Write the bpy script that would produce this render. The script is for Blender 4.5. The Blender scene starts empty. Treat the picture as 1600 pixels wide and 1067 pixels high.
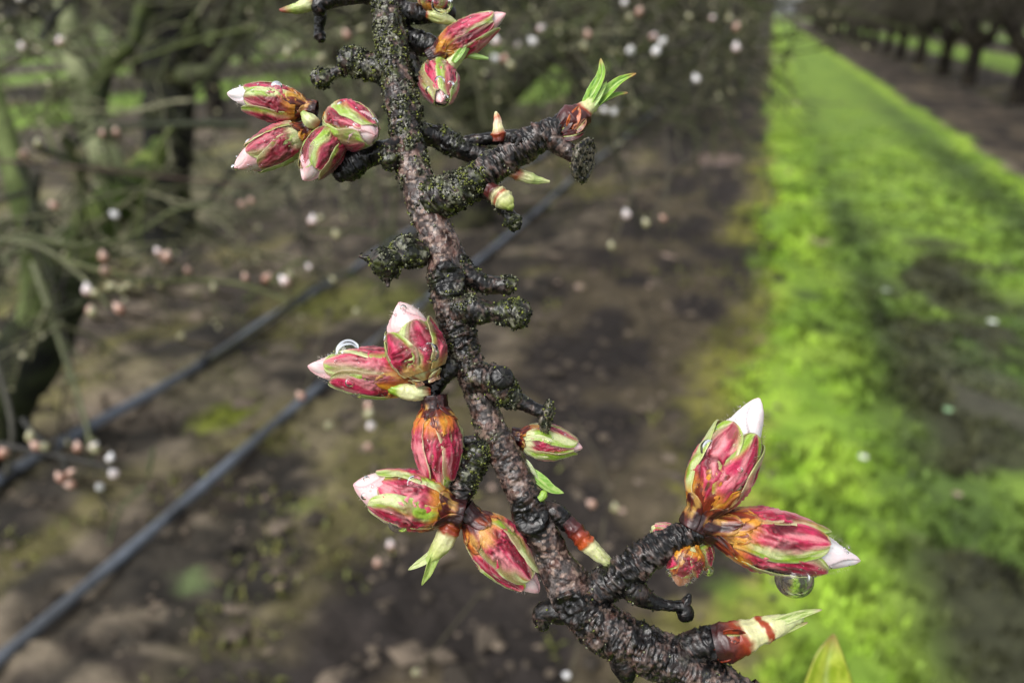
import bpy, math, random
import numpy as np
from mathutils import Vector, Matrix

random.seed(7)
RNG = np.random.default_rng(7)
SC = bpy.context.scene
COL = SC.collection

# ------------------------------------------------------------------ camera
H = 1.6                       # eye height
LENS = 26.0
F = 1600 * LENS / 36.0        # focal length in photo pixels
D0 = 0.14                     # focus distance (m)
PITCH = math.radians(23.94)
YAW = math.radians(17.97)
cam_d = bpy.data.cameras.new('camera')
cam = bpy.data.objects.new('camera', cam_d)
COL.objects.link(cam)
cam.location = (0, 0, H)
cam.rotation_euler = (math.radians(90) - PITCH, 0, YAW)
cam_d.lens = LENS
cam_d.sensor_width = 36.0
cam_d.clip_start = 0.005
cam_d.clip_end = 1500
cam_d.dof.use_dof = True
cam_d.dof.focus_distance = D0 - 0.001
cam_d.dof.aperture_fstop = 12.5
cam_d.dof.aperture_blades = 0
SC.camera = cam

# ------------------------------------------------------------------ light
SUN_EL, SUN_AZ = 52.0, 205.0       # azimuth measured clockwise from +Y
w = bpy.data.worlds.new('World')
SC.world = w
w.use_nodes = True
nt = w.node_tree
nt.nodes.clear()
sky = nt.nodes.new('ShaderNodeTexSky')
sky.sky_type = 'NISHITA'
sky.sun_disc = False
sky.sun_elevation = math.radians(SUN_EL)
sky.sun_rotation = math.radians(SUN_AZ)
sky.dust_density = 3.0
hs = nt.nodes.new('ShaderNodeHueSaturation')
hs.inputs['Saturation'].default_value = 0.22      # thin overcast
bg = nt.nodes.new('ShaderNodeBackground')
bg.inputs['Strength'].default_value = 0.15
wo = nt.nodes.new('ShaderNodeOutputWorld')
nt.links.new(sky.outputs[0], hs.inputs['Color'])
nt.links.new(hs.outputs[0], bg.inputs['Color'])
nt.links.new(bg.outputs[0], wo.inputs['Surface'])

sd = bpy.data.lights.new('sun', 'SUN')
sd.energy = 1.5
sd.angle = math.radians(36)
sd.color = (1.0, 0.975, 0.94)
so = bpy.data.objects.new('sun', sd)
COL.objects.link(so)
az, el = math.radians(SUN_AZ), math.radians(SUN_EL)
sdir = Vector((math.sin(az) * math.cos(el), math.cos(az) * math.cos(el), math.sin(el)))
so.rotation_euler = (-sdir).to_track_quat('-Z', 'Y').to_euler()
so.location = (0, -3, 6)

SC.view_settings.view_transform = 'Standard'
SC.view_settings.look = 'None'
SC.view_settings.exposure = 0.84
SC.view_settings.gamma = 1
SC.view_settings.use_curve_mapping = False
SC.render.engine = 'CYCLES'
SC.cycles.use_denoising = True
SC.cycles.max_bounces = 8
SC.cycles.transmission_bounces = 8
SC.cycles.diffuse_bounces = 3
SC.cycles.glossy_bounces = 3
SC.cycles.sample_clamp_indirect = 4
SC.cycles.caustics_refractive = True
SC.cycles.caustics_reflective = False

K = 0.62                      # photo brightness -> surface colour

def S(r, g, b, a=None):
    o = []
    for c in (r, g, b):
        c = c / 255.0
        c = c / 12.92 if c <= 0.04045 else ((c + 0.055) / 1.055) ** 2.4
        o.append(c * K)
    return np.array(o)

# ------------------------------------------------------------------ frames
RM = np.array(cam.rotation_euler.to_matrix())
RT, UP, FW = RM[:, 0], RM[:, 1], -RM[:, 2]
CAM = np.array([0, 0, H])
s0 = D0 / F

def A(px, py, z=0.0):
    """photo pixel + offset towards the viewer (in pixel units) -> focal plane frame"""
    k = (F - z) / F
    return np.array([(px - 800) * k, (533.5 - py) * k, z], float)

def to_world(P):
    P = np.asarray(P, float)
    return CAM + s0 * (P[..., 0:1] * RT + P[..., 1:2] * UP + (F - P[..., 2:3]) * FW)

def Wp(px, py, dist):
    d = ((px - 800) * RT + (533.5 - py) * UP + F * FW) / F
    return CAM + d * dist

def ground_hit(px, py):
    d = ((px - 800) * RT + (533.5 - py) * UP + F * FW) / F
    t = -H / d[2]
    return CAM + d * t, t

# ------------------------------------------------------------------ noise
def _hash(ix, iy, iz):
    n = (ix * 374761393 + iy * 668265263 + iz * 2147483647 + 1013904223) & 0xFFFFFFFF
    n = ((n ^ (n >> 13)) * 1274126177) & 0xFFFFFFFF
    n = (n ^ (n >> 16)) & 0xFFFFFFFF
    n = (n * 2246822519) & 0xFFFFFFFF
    return ((n ^ (n >> 15)) & 0xFFFFFF) / float(0xFFFFFF)

def vn(P):
    P = np.asarray(P, float)
    i = np.floor(P).astype(np.int64)
    f = P - i
    f = f * f * f * (f * (f * 6 - 15) + 10)
    x, y, z = i[..., 0], i[..., 1], i[..., 2]
    fx, fy, fz = f[..., 0], f[..., 1], f[..., 2]
    r = 0
    for dx in (0, 1):
        for dy in (0, 1):
            for dz in (0, 1):
                wgt = (fx if dx else 1 - fx) * (fy if dy else 1 - fy) * (fz if dz else 1 - fz)
                r = r + wgt * _hash(x + dx, y + dy, z + dz)
    return r

def fbm(P, o=4, off=0.0):
    P = np.asarray(P, float) + off
    a, t, r = 1.0, 0.0, 0.0
    for k in range(o):
        r = r + a * vn(P)
        t += a
        a *= 0.5
        P = P * 2.03 + 17.3
    return r / t

def ridge(P, o=3, off=0.0):
    P = np.asarray(P, float) + off
    a, t, r = 1.0, 0.0, 0.0
    for k in range(o):
        r = r + a * (1 - np.abs(2 * vn(P) - 1))
        t += a
        a *= 0.5
        P = P * 2.07 + 9.1
    return r / t

def sst(a, b, x):
    t = np.clip((x - a) / (b - a), 0, 1)
    return t * t * (3 - 2 * t)

def mix(a, b, t):
    t = np.asarray(t)[..., None]
    return a * (1 - t) + b * t

# ------------------------------------------------------------------ meshes
class Geo:
    def __init__(self):
        self.V, self.C, self.Q, self.T, self.n = [], [], [], [], 0

    def add(self, V, C, quads=None, tris=None):
        V = np.asarray(V, float).reshape(-1, 3)
        C = np.asarray(C, float)
        if C.ndim == 1:
            C = np.tile(C, (len(V), 1))
        C = C.reshape(-1, C.shape[-1])
        if C.shape[1] == 3:
            C = np.hstack([C, np.ones((len(C), 1))])
        self.V.append(V)
        self.C.append(C)
        if quads is not None and len(quads):
            self.Q.append(np.asarray(quads) + self.n)
        if tris is not None and len(tris):
            self.T.append(np.asarray(tris) + self.n)
        self.n += len(V)

    def grid(self, P, C, closed=False, flip=False):
        n, m = P.shape[:2]
        i = np.arange(n - 1)[:, None]
        j = np.arange(m if closed else m - 1)[None, :]
        j2 = (j + 1) % m
        a, b, c, d = i * m + j, i * m + j2, (i + 1) * m + j2, (i + 1) * m + j
        q = np.stack([a, b, c, d], -1).reshape(-1, 4)
        if flip:
            q = q[:, ::-1]
        C = np.asarray(C)
        if C.ndim == 3:
            C = C.reshape(-1, C.shape[-1])
        self.add(P.reshape(-1, 3), C, q)

    def mesh(self, name, mat, origin=None, world=False, smooth=True):
        V = np.vstack(self.V)
        if not world:
            V = to_world(V)
        if origin is not None:
            V = V - np.asarray(origin)
        C = np.vstack(self.C)
        me = bpy.data.meshes.new(name)
        nq = sum(len(q) for q in self.Q)
        ntr = sum(len(t) for t in self.T)
        loops = []
        if nq:
            loops.append(np.vstack(self.Q).reshape(-1))
        if ntr:
            loops.append(np.vstack(self.T).reshape(-1))
        loops = np.concatenate(loops).astype(np.int32)
        tot = np.concatenate([np.full(nq, 4), np.full(ntr, 3)]).astype(np.int32)
        st = np.concatenate([[0], np.cumsum(tot)[:-1]]).astype(np.int32)
        me.vertices.add(len(V))
        me.vertices.foreach_set('co', V.astype(np.float32).ravel())
        me.loops.add(len(loops))
        me.loops.foreach_set('vertex_index', loops)
        me.polygons.add(len(tot))
        me.polygons.foreach_set('loop_start', st)
        me.polygons.foreach_set('loop_total', tot)
        me.polygons.foreach_set('use_smooth', np.full(len(tot), smooth))
        me.update(calc_edges=True)
        at = me.color_attributes.new('Col', 'FLOAT_COLOR', 'POINT')
        at.data.foreach_set('color', C.astype(np.float32).ravel())
        me.materials.append(mat)
        return me

ORI = {}

def link(name, me, parent=None, origin=(0, 0, 0)):
    o = bpy.data.objects.new(name, me)
    COL.objects.link(o)
    origin = np.asarray(origin, float)
    if parent is not None:
        o.parent = parent
        o.location = Vector(origin - ORI[parent.name])
    else:
        o.location = Vector(origin)
    ORI[o.name] = origin
    return o

def tag(o, label=None, cat=None, group=None, kind=None):
    if label: o['label'] = label
    if cat: o['category'] = cat
    if group: o['group'] = group
    if kind: o['kind'] = kind
    return o

# ------------------------------------------------------------------ materials
def pmat(name, rough=0.5, spec=0.5, sss=0.0, sss_r=(1, .3, .2), sss_s=0.001, coat=0.0, coat_r=0.1,
         nscale=600, namp=0.25, bump=0.0, bscale=900, sheen=0.0, rvar=0.0, bdist=0.0002):
    m = bpy.data.materials.new(name)
    m.use_nodes = True
    t = m.node_tree
    p = t.nodes['Principled BSDF']
    at = t.nodes.new('ShaderNodeAttribute')
    at.attribute_name = 'Col'
    tc = t.nodes.new('ShaderNodeTexCoord')
    n = t.nodes.new('ShaderNodeTexNoise')
    n.inputs['Scale'].default_value = nscale
    n.inputs['Detail'].default_value = 4
    n.inputs['Roughness'].default_value = 0.65
    t.links.new(tc.outputs['Object'], n.inputs['Vector'])
    mr = t.nodes.new('ShaderNodeMapRange')
    mr.inputs['From Min'].default_value = 0.3
    mr.inputs['From Max'].default_value = 0.7
    mr.inputs['To Min'].default_value = 1 - namp
    mr.inputs['To Max'].default_value = 1 + namp
    t.links.new(n.outputs['Fac'], mr.inputs['Value'])
    mu = t.nodes.new('ShaderNodeVectorMath')
    mu.operation = 'SCALE'
    t.links.new(at.outputs['Color'], mu.inputs[0])
    t.links.new(mr.outputs[0], mu.inputs['Scale'])
    t.links.new(mu.outputs[0], p.inputs['Base Color'])
    p.inputs['Roughness'].default_value = rough
    p.inputs['Specular IOR Level'].default_value = spec
    if rvar:
        m2 = t.nodes.new('ShaderNodeMapRange')
        m2.inputs['From Min'].default_value = 0.35
        m2.inputs['From Max'].default_value = 0.65
        m2.inputs['To Min'].default_value = rough - rvar
        m2.inputs['To Max'].default_value = rough + rvar
        n2 = t.nodes.new('ShaderNodeTexNoise')
        n2.inputs['Scale'].default_value = nscale * 0.4
        t.links.new(tc.outputs['Object'], n2.inputs['Vector'])
        t.links.new(n2.outputs['Fac'], m2.inputs['Value'])
        t.links.new(m2.outputs[0], p.inputs['Roughness'])
    if sss:
        p.inputs['Subsurface Weight'].default_value = sss
        p.inputs['Subsurface Radius'].default_value = sss_r
        p.inputs['Subsurface Scale'].default_value = sss_s
    if sheen:
        p.inputs['Sheen Weight'].default_value = sheen
        p.inputs['Sheen Roughness'].default_value = .35
    if coat:
        p.inputs['Coat Weight'].default_value = coat
        p.inputs['Coat Roughness'].default_value = coat_r
        p.inputs['Coat IOR'].default_value = 1.33
    if bump:
        nb = t.nodes.new('ShaderNodeTexNoise')
        nb.inputs['Scale'].default_value = bscale
        nb.inputs['Detail'].default_value = 3
        t.links.new(tc.outputs['Object'], nb.inputs['Vector'])
        b = t.nodes.new('ShaderNodeBump')
        b.inputs['Strength'].default_value = bump
        b.inputs['Distance'].default_value = bdist
        t.links.new(nb.outputs['Fac'], b.inputs['Height'])
        t.links.new(b.outputs[0], p.inputs['Normal'])
        if coat:
            t.links.new(b.outputs[0], p.inputs['Coat Normal'])
    return m

M_BARK = pmat('wet_bark', rough=0.33, spec=0.36, nscale=1500, namp=0.3, bump=0.45, bscale=2600, rvar=0.14, bdist=0.00014)
M_MOSS = pmat('moss', rough=0.75, spec=0.3, nscale=3000, namp=0.3)
M_SEPAL = pmat('sepal', rough=0.5, spec=0.35, sss=0.12, sss_r=(1, .4, .3), sss_s=0.0007, coat=0.3, coat_r=0.12,
               nscale=3500, namp=0.2, bump=0.7, bscale=5500, bdist=0.0001, sheen=0.14, rvar=.12)
M_PETAL = pmat('petal', rough=0.6, spec=0.3, sss=0.5, sheen=.15, sss_r=(1, .7, .6), sss_s=0.0012, nscale=2500, namp=0.04,
               bump=0.15, bscale=3000, bdist=0.00008)
M_SCALE = pmat('bud_scale', rough=0.42, spec=0.4, sss=0.2, sss_r=(1, .5, .2), sss_s=0.0007, coat=0.3, coat_r=0.1,
               nscale=2500, namp=0.3, bump=0.4, bscale=2500, bdist=0.0001)
M_LEAF = pmat('young_leaf', rough=0.42, spec=0.5, sss=0.15, sss_r=(.6, 1, .2), sss_s=0.0006, coat=0.25, coat_r=0.15,
              nscale=3000, namp=0.12, bump=0.4, bscale=2600, bdist=0.0001)
M_SOIL = pmat('orchard_soil', rough=0.9, spec=0.25, nscale=14, namp=0.3, bump=0.6, bscale=40, bdist=0.02)
M_GRASS = pmat('grass_blade', rough=0.6, spec=0.3, nscale=30, namp=0.2)
M_TWIG = pmat('lichen_twig', rough=0.75, spec=0.3, nscale=60, namp=0.35)
M_TRUNK = pmat('mossy_trunk', rough=0.85, spec=0.25, nscale=18, namp=0.4, bump=0.8, bscale=30, bdist=0.01)
M_BGBUD = pmat('pale_blossom_bud', rough=0.45, spec=0.5, coat=0.5, coat_r=0.05, nscale=100, namp=0.05)
M_HOSE = pmat('drip_hose', rough=0.45, spec=0.5, nscale=30, namp=0.25)

def water_mat():
    m = bpy.data.materials.new('water')
    m.use_nodes = True
    p = m.node_tree.nodes['Principled BSDF']
    p.inputs['Base Color'].default_value = (1, 1, 1, 1)
    p.inputs['Roughness'].default_value = 0.0
    p.inputs['IOR'].default_value = 1.33
    p.inputs['Transmission Weight'].default_value = 1.0
    return m
M_WATER = water_mat()

# ------------------------------------------------------------------ tubes
def spline(path, step):
    P = np.array(path, float)
    n = len(P)
    out = []
    for i in range(n - 1):
        p0 = P[max(i - 1, 0)] if i > 0 else 2 * P[0] - P[1]
        p1, p2 = P[i], P[i + 1]
        p3 = P[i + 2] if i + 2 < n else 2 * P[-1] - P[-2]
        L = np.linalg.norm(p2[:3] - p1[:3])
        k = max(2, int(L / step))
        t = np.linspace(0, 1, k, endpoint=False)[:, None]
        q = 0.5 * ((2 * p1) + (-p0 + p2) * t + (2 * p0 - 5 * p1 + 4 * p2 - p3) * t * t + (-p0 + 3 * p1 - 3 * p2 + p3) * t ** 3)
        out.append(q)
    out.append(P[-1:])
    return np.vstack(out)

def tube_grid(path, seg=16, step=2.0, cap0=False, cap1=True, flat1=False):
    """path rows: x y z r extra...; returns P, N, s, theta, extras per ring"""
    Q = spline(path, step)
    C, R, E = Q[:, :3], np.maximum(Q[:, 3], 1e-4 * abs(step)), Q[:, 4:]
    T = np.gradient(C, axis=0)
    T /= np.linalg.norm(T, axis=1)[:, None] + 1e-12
    def capring(c, t, r, e, sign):
        a = np.linspace(0, math.pi / 2, 8)[1:]
        k = 0.25 if flat1 else 0.8
        cc = c + sign * t * (np.sin(a) * r * k)[:, None]
        rr = np.maximum(np.cos(a) * r, r * 0.01)
        return cc, rr, np.tile(e, (len(a), 1)), np.tile(t, (len(a), 1))
    if cap1:
        cc, rr, ee, tt = capring(C[-1], T[-1], R[-1], E[-1], 1)
        C = np.vstack([C, cc]); R = np.concatenate([R, rr]); E = np.vstack([E, ee]); T = np.vstack([T, tt])
    if cap0:
        cc, rr, ee, tt = capring(C[0], T[0], R[0], E[0], -1)
        C = np.vstack([cc[::-1], C]); R = np.concatenate([rr[::-1], R]); E = np.vstack([ee[::-1], E]); T = np.vstack([tt[::-1], T])
    n = len(C)
    N = np.zeros((n, 3))
    ref = np.array([0.13, 0.21, 0.97]) if abs(T[0][2]) < 0.9 else np.array([1.0, 0.1, 0.0])
    v = ref - T[0] * ref.dot(T[0])
    N[0] = v / np.linalg.norm(v)
    for i in range(1, n):
        v = N[i - 1] - T[i] * N[i - 1].dot(T[i])
        N[i] = v / (np.linalg.norm(v) + 1e-12)
    B = np.cross(T, N)
    th = np.linspace(0, 2 * math.pi, seg, endpoint=False)
    D = N[:, None, :] * np.cos(th)[None, :, None] + B[:, None, :] * np.sin(th)[None, :, None]
    P = C[:, None, :] + D * R[:, None, None]
    s = np.concatenate([[0], np.cumsum(np.linalg.norm(np.diff(C, axis=0), axis=1))])
    return P, D, s, th, R, E

# ==================================================================
#  GROUND
# ==================================================================
def gpx(px, py):
    return ground_hit(px, py)[0][:2]

def alley(x):
    """distance from the centre of the nearest grass alley"""
    return np.abs((x - 1.42 + 3.35) % 6.7 - 3.35)

def ground_colour(X, Y):
    P = np.stack([X, Y, 0 * X], -1)
    n1 = fbm(P * np.array([1.1, .6, 1]), 4); n2 = fbm(P * np.array([4.5, 2.6, 1]), 4, 5.0); n3 = fbm(P * 14, 3, 9.0)
    soil = mix(S(66, 58, 50), S(132, 120, 102), sst(.43, .61, .15 * n1 + .40 * n2 + .45 * n3))
    soil = mix(soil, S(38, 36, 32), sst(.48, .62, .6 * fbm(P * 2.6, 4, 21.) + .4 * fbm(P * 9, 3, 27.)) * .85)
    # dry plant litter and moss
    soil = mix(soil, S(118, 112, 62), 0.6 * sst(.50, .66, fbm(P * 1.7 * np.array([1.0, .5, 1]), 4, 33.)) * sst(.4, .6, n2))
    # bare dark band between hoses and grass
    dk = sst(-1.3, -.9, X) * sst(.3, -.1, X)
    soil = mix(soil, mix(S(48, 42, 39), S(88, 78, 60), sst(.42, .62, n2)), .85 * dk)
    d = alley(X) + (fbm(P * 1.5, 3, 3.) - .5) * .35 + (n3 - .5) * .25
    g = sst(1.42, 1.22, d)
    left_first = (X < -1.5) & (X > -8.2)      # the next alley to the left is bare soil and weeds here
    g = np.where(left_first & (Y < 14), g * .1, g)
    bright = mix(S(130, 164, 56), S(162, 194, 70), sst(.35, .65, n2))
    mid = mix(S(104, 134, 62), S(126, 152, 66), n3)
    dull = mix(S(66, 86, 44), S(92, 114, 52), n3)
    w1 = (n1 - .5) * .5
    # wheel tracks: dull, running along the strip
    r1c = .80 + w1 * .6
    rut1 = np.exp(-((X - r1c) / (.20 + .05 * sst(10, 4, Y))) ** 2) * sst(22, 8, Y)
    r2c = 2.18 + w1 * .3
    rut2 = np.exp(-((X - r2c) / .30) ** 2) * sst(30, 9, Y)
    dul = np.maximum(rut1, rut2) * sst(.25, .5, n2 * .5 + n1 * .5)
    near = sst(.45 + .045 * Y, .8 + .045 * Y, X + w1) * sst(6.8, 5.4, Y) * (1 - sst(1.25, 1.6, X + w1 * .5) * sst(4.4, 5.3, Y))
    strip = (X > -.3) & (X < 3.1)
    dul = np.where(strip, np.clip(np.maximum(dul, near * (.45 + .5 * sst(.60, .44, n2 * .6 + n1 * .4))), 0, 1), .35)
    midm = np.where(strip, sst(.6, .9, X) * sst(2.5, 2.3, X) * .6, .4)
    grass = mix(mix(bright, mid, midm), dull, dul)
    bare = sst(.43, .54, fbm(P * np.array([2.2, 1.6, 1]), 4, 91.)) * np.clip(.12 + near, 0, 1)
    grass = mix(grass, S(62, 60, 46), bare * .9)
    edge = sst(1.15, 1.35, d) * sst(1.6, 1.4, d)
    c = mix(soil, grass, g)
    c = mix(c, S(150, 148, 60), edge * .6 * ((X > -1) & (X < .6)) * sst(.4, .6, n1 * .5 + n2 * .5))
    # brown strip right of grass under the tree row
    rr = sst(2.75, 2.95, X) * sst(4.4, 4.0, X)
    c = mix(c, mix(S(50, 43, 37), S(96, 84, 70), sst(.35, .65, n2)), rr * .85)
    # individual patches taken where they lie
    for px, py, rx, ry, col, am in [
            (1280, 378, .10, .12, S(150, 135, 112), .9), (1205, 388, .2, .07, S(70, 84, 44), .85),
            (1262, 465, .13, .06, S(60, 70, 44), .85), (1285, 515, .08, .04, S(66, 78, 44), .8),
            (1470, 385, .3, .16, S(72, 76, 50), .85), (1530, 420, .25, .14, S(72, 74, 52), .8),
            (1125, 250, .3, .5, S(140, 120, 110), .8),
            (350, 650, .10, .22, S(130, 140, 40), .85), (560, 470, .5, .35, S(120, 124, 52), .6),
            (300, 600, .35, .3, S(150, 140, 110), .5), (180, 640, .3, .2, S(150, 135, 118), .55),
            (480, 790, .06, .06, S(120, 130, 70), .6), (300, 905, .06, .05, S(110, 130, 80), .6),
            (1550, 620, .22, .3, S(84, 82, 70), .8), (1480, 560, .2, .2, S(78, 84, 60), .6)]:
        g0 = gpx(px, py)
        q = ((X - g0[0]) / rx) ** 2 + ((Y - g0[1]) / ry) ** 2 + (n2 - .5) * 1.4
        c = mix(c, col, am * sst(1.3, .5, q))
    return c, g

def build_ground():
    u = np.linspace(-1, 1, 520)
    x = np.sinh(u * 6.2) / math.sinh(6.2) * 260 + .3
    v = np.linspace(-.45, 1, 640)
    y = np.sinh(v * 7.0) / math.sinh(7.0) * 700 + 1.2
    X, Y = np.meshgrid(x, y)
    P = np.stack([X, Y, 0 * X], -1)
    C, g = ground_colour(X, Y)
    fade = sst(14, 5, np.hypot(X, Y))
    Z = (fbm(P * 3, 3) - .5) * .06 + (fbm(P * 16, 3) - .5) * .045 * fade
    Z += (1 - g) * (ridge(P * 9, 3, 4.) - .6) * .075 * fade
    V = np.stack([X, Y, Z], -1)
    ge = Geo()
    ge.grid(V, C)
    o = link('ground', ge.mesh('ground', M_SOIL, world=True))
    tag(o, 'brown orchard soil with a bright green grass strip running between tree rows', kind='structure')

def blades(n, xs, ys, zs, h, wdt, cols, lean=.6):
    """n triangle blades"""
    a = RNG.uniform(0, 2 * math.pi, n)
    ln = RNG.uniform(0, lean, n)
    b = RNG.uniform(0, 2 * math.pi, n)
    dx, dy = np.cos(a) * wdt / 2, np.sin(a) * wdt / 2
    p0 = np.stack([xs - dx, ys - dy, zs], -1)
    p1 = np.stack([xs + dx, ys + dy, zs], -1)
    tipx, tipy = xs + np.cos(b) * h * ln, ys + np.sin(b) * h * ln
    mx, my = xs + np.cos(b) * h * ln * .35, ys + np.sin(b) * h * ln * .35
    p2 = np.stack([mx + dx * .8, my + dy * .8, zs + h * .6], -1)
    p3 = np.stack([mx - dx * .8, my - dy * .8, zs + h * .6], -1)
    p4 = np.stack([tipx, tipy, zs + h * (1 - .3 * ln)], -1)
    V = np.stack([p0, p1, p2, p3, p4], 1).reshape(-1, 3)
    C = np.repeat(cols, 5, 0)
    i = np.arange(n)[:, None] * 5
    q = i + np.array([[0, 1, 2, 3]])
    t = i + np.array([[3, 2, 4]])
    return V, C, q, t

def build_grass():
    n = 230000
    yy = .2 + RNG.random(n) ** 1.9 * 16
    xx = RNG.uniform(-.5, 3.3, n)
    P = np.stack([xx, yy, 0 * xx], -1)
    C, g = ground_colour(xx, yy)
    clump = fbm(P * 9, 3, 51.)
    keep = (RNG.random(n) < g * sst(.30, .50, clump) * sst(16, 6, yy) ** .7) & (C[:, 1] > C[:, 0] * 1.02)
    xx, yy, C, clump = xx[keep], yy[keep], C[keep], clump[keep]
    m = len(xx)
    C = C * RNG.uniform(.8, 1.45, (m, 1)) * np.array([1, 1, .9])
    k = 1 + yy / 5
    lum = .5 + 1.15 * sst(.38, .62, fbm(np.stack([xx * 22, yy * 18, 0 * xx], -1), 2, 7.))
    C = C * lum[:, None]
    V, Cc, q, t = blades(m, xx, yy, np.full(m, -.01), RNG.uniform(.015, .05, m) * (.5 + clump) * (1 - .7 * sst(6, 14, yy)), .009 * k * RNG.uniform(.6, 1.3, m), C)
    ge = Geo()
    ge.add(V, Cc, q, t)
    o = link('grass', ge.mesh('grass', M_GRASS, world=True))
    tag(o, 'short bright green grass and clover on the alley strip', 'grass', kind='stuff')
    # weeds on soil
    n = 26000
    yy = .2 + RNG.random(n) ** 1.5 * 9
    xx = RNG.uniform(-5, .2, n)
    P = np.stack([xx, yy, 0 * xx], -1)
    k1 = fbm(P * 1.7 * np.array([1.0, .6, 1]), 4, 33.) + .25 * (fbm(P * 6, 3, 3.) - .5)
    edge = np.exp(-((xx - .02) / .22) ** 2) * .14
    keep = k1 + edge > .57
    xx, yy = xx[keep], yy[keep]
    m = len(xx)
    t0 = RNG.random(m)
    C = mix(S(96, 104, 52), S(160, 158, 84), t0) * RNG.uniform(.6, 1.2, (m, 1))
    V, Cc, q, t = blades(m, xx, yy, np.full(m, -.01), RNG.uniform(.015, .05, m), .011 * RNG.uniform(.6, 1.4, m), C, 1.2)
    ge = Geo()
    ge.add(V, Cc, q, t)
    o = link('weeds', ge.mesh('weeds', M_GRASS, world=True))
    tag(o, 'sparse olive weeds and moss scattered over the brown soil', 'weeds', kind='stuff')

def build_litter():
    """soil clods, dead leaves: small lumps on the soil"""
    n = 9000
    yy = .3 + RNG.random(n) ** 1.6 * 9
    xx = RNG.uniform(-5.5, .25, n)
    base = np.array([[1, 0, 0], [-1, 0, 0], [0, 1, 0], [0, -1, 0], [0, 0, 1], [0, 0, -1]], float)
    tri = np.array([[0, 2, 4], [2, 1, 4], [1, 3, 4], [3, 0, 4], [2, 0, 5], [1, 2, 5], [3, 1, 5], [0, 3, 5]])
    r = RNG.uniform(.005, .018, n) * (1 + (RNG.random(n) > .93) * 2.0)
    sc = RNG.uniform(.5, 1.3, (n, 1, 3)) * np.array([1.3, 1.3, .7])
    V = base[None] * sc * r[:, None, None] * RNG.uniform(.7, 1.2, (n, 6, 1))
    a = RNG.uniform(0, 6.28, n)
    ca, sa = np.cos(a)[:, None], np.sin(a)[:, None]
    V = np.stack([V[..., 0] * ca - V[..., 1] * sa, V[..., 0] * sa + V[..., 1] * ca, V[..., 2]], -1)
    V += np.stack([xx, yy, np.full(n, .008)], -1)[:, None, :]
    t0 = RNG.random(n)
    C = mix(S(52, 47, 41), S(132, 118, 102), t0 ** 1.3)
    C = np.where((RNG.random(n) > .985)[:, None], S(190, 165, 148)[None], C)
    T = (np.arange(n)[:, None, None] * 6 + tri[None]).reshape(-1, 3)
    ge = Geo()
    ge.add(V.reshape(-1, 3), np.repeat(C, 6, 0), None, T)
    o = link('soil_clods', ge.mesh('soil_clods', M_SOIL, world=True, smooth=False))
    tag(o, 'crumbly brown clods and dead leaf litter on the soil', 'soil clods', kind='stuff')

# ------------------------------------------------------------------ background tubes (world metres)
def wtube(ge, path, seg, step, c0, c1=None, rough=0.0, nsc=8.0, cap1=True):
    P, N, s, th, R, E = tube_grid(path, seg, step, cap1=cap1)
    if rough:
        P = P + N * ((fbm(P * nsc, 3) - .5) * 2 * rough * R[:, None])[..., None]
    if c1 is None:
        C = np.tile(c0, (P.shape[0] * P.shape[1], 1)).reshape(P.shape)
    else:
        C = mix(c0, c1, sst(.4, .62, fbm(P * nsc * .7, 3, 13.)))
    ge.grid(P, C, closed=True)

class Twigs:
    """collects many thin three- or four-sided twigs in one mesh"""
    def __init__(self, sides=3):
        self.pts, self.cols, self.k = [], [], sides
        self.buds = []

    def add(self, P, r0, r1, col):
        self.pts.append((np.asarray(P), r0, r1, col))

    def geo(self, ge):
        bylen = {}
        for t in self.pts:
            bylen.setdefault(len(t[0]), []).append(t)
        th = np.linspace(0, 2 * math.pi, self.k, endpoint=False)
        for L, lst in bylen.items():
            P = np.array([t[0] for t in lst])
            r = np.array([np.linspace(t[1], t[2], L) for t in lst])
            C = np.array([t[3] for t in lst])
            T = np.gradient(P, axis=1)
            T /= np.linalg.norm(T, axis=2)[..., None] + 1e-9
            ref = np.array([.31, .52, .79])
            N = np.cross(T, ref); N /= np.linalg.norm(N, axis=2)[..., None] + 1e-9
            B = np.cross(T, N)
            D = N[:, :, None] * np.cos(th)[None, None, :, None] + B[:, :, None] * np.sin(th)[None, None, :, None]
            V = P[:, :, None] + D * r[:, :, None, None]
            n = len(lst)
            k = self.k
            i = np.arange(L - 1)[:, None]; j = np.arange(k)[None]
            q = np.stack([i * k + j, i * k + (j + 1) % k, (i + 1) * k + (j + 1) % k, (i + 1) * k + j], -1).reshape(-1, 4)
            Q = (np.arange(n)[:, None, None] * (L * k) + q[None]).reshape(-1, 4)
            Cc = np.repeat(C, L * k, 0)
            ge.add(V.reshape(-1, 3), Cc, Q)

def shoot(tw, p, d, L, r, col, droop=-.1, n=6, wob=.25, rng=random):
    """one curved shoot, returns its points"""
    P = [np.array(p, float)]
    d = np.array(d, float); d /= np.linalg.norm(d)
    for i in range(n - 1):
        d = d + np.array([rng.gauss(0, wob), rng.gauss(0, wob), rng.gauss(0, wob) + droop]) * .5
        d /= np.linalg.norm(d)
        P.append(P[-1] + d * L / (n - 1))
    P = np.array(P)
    tw.add(P, r, r * .45, col)
    return P

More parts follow.
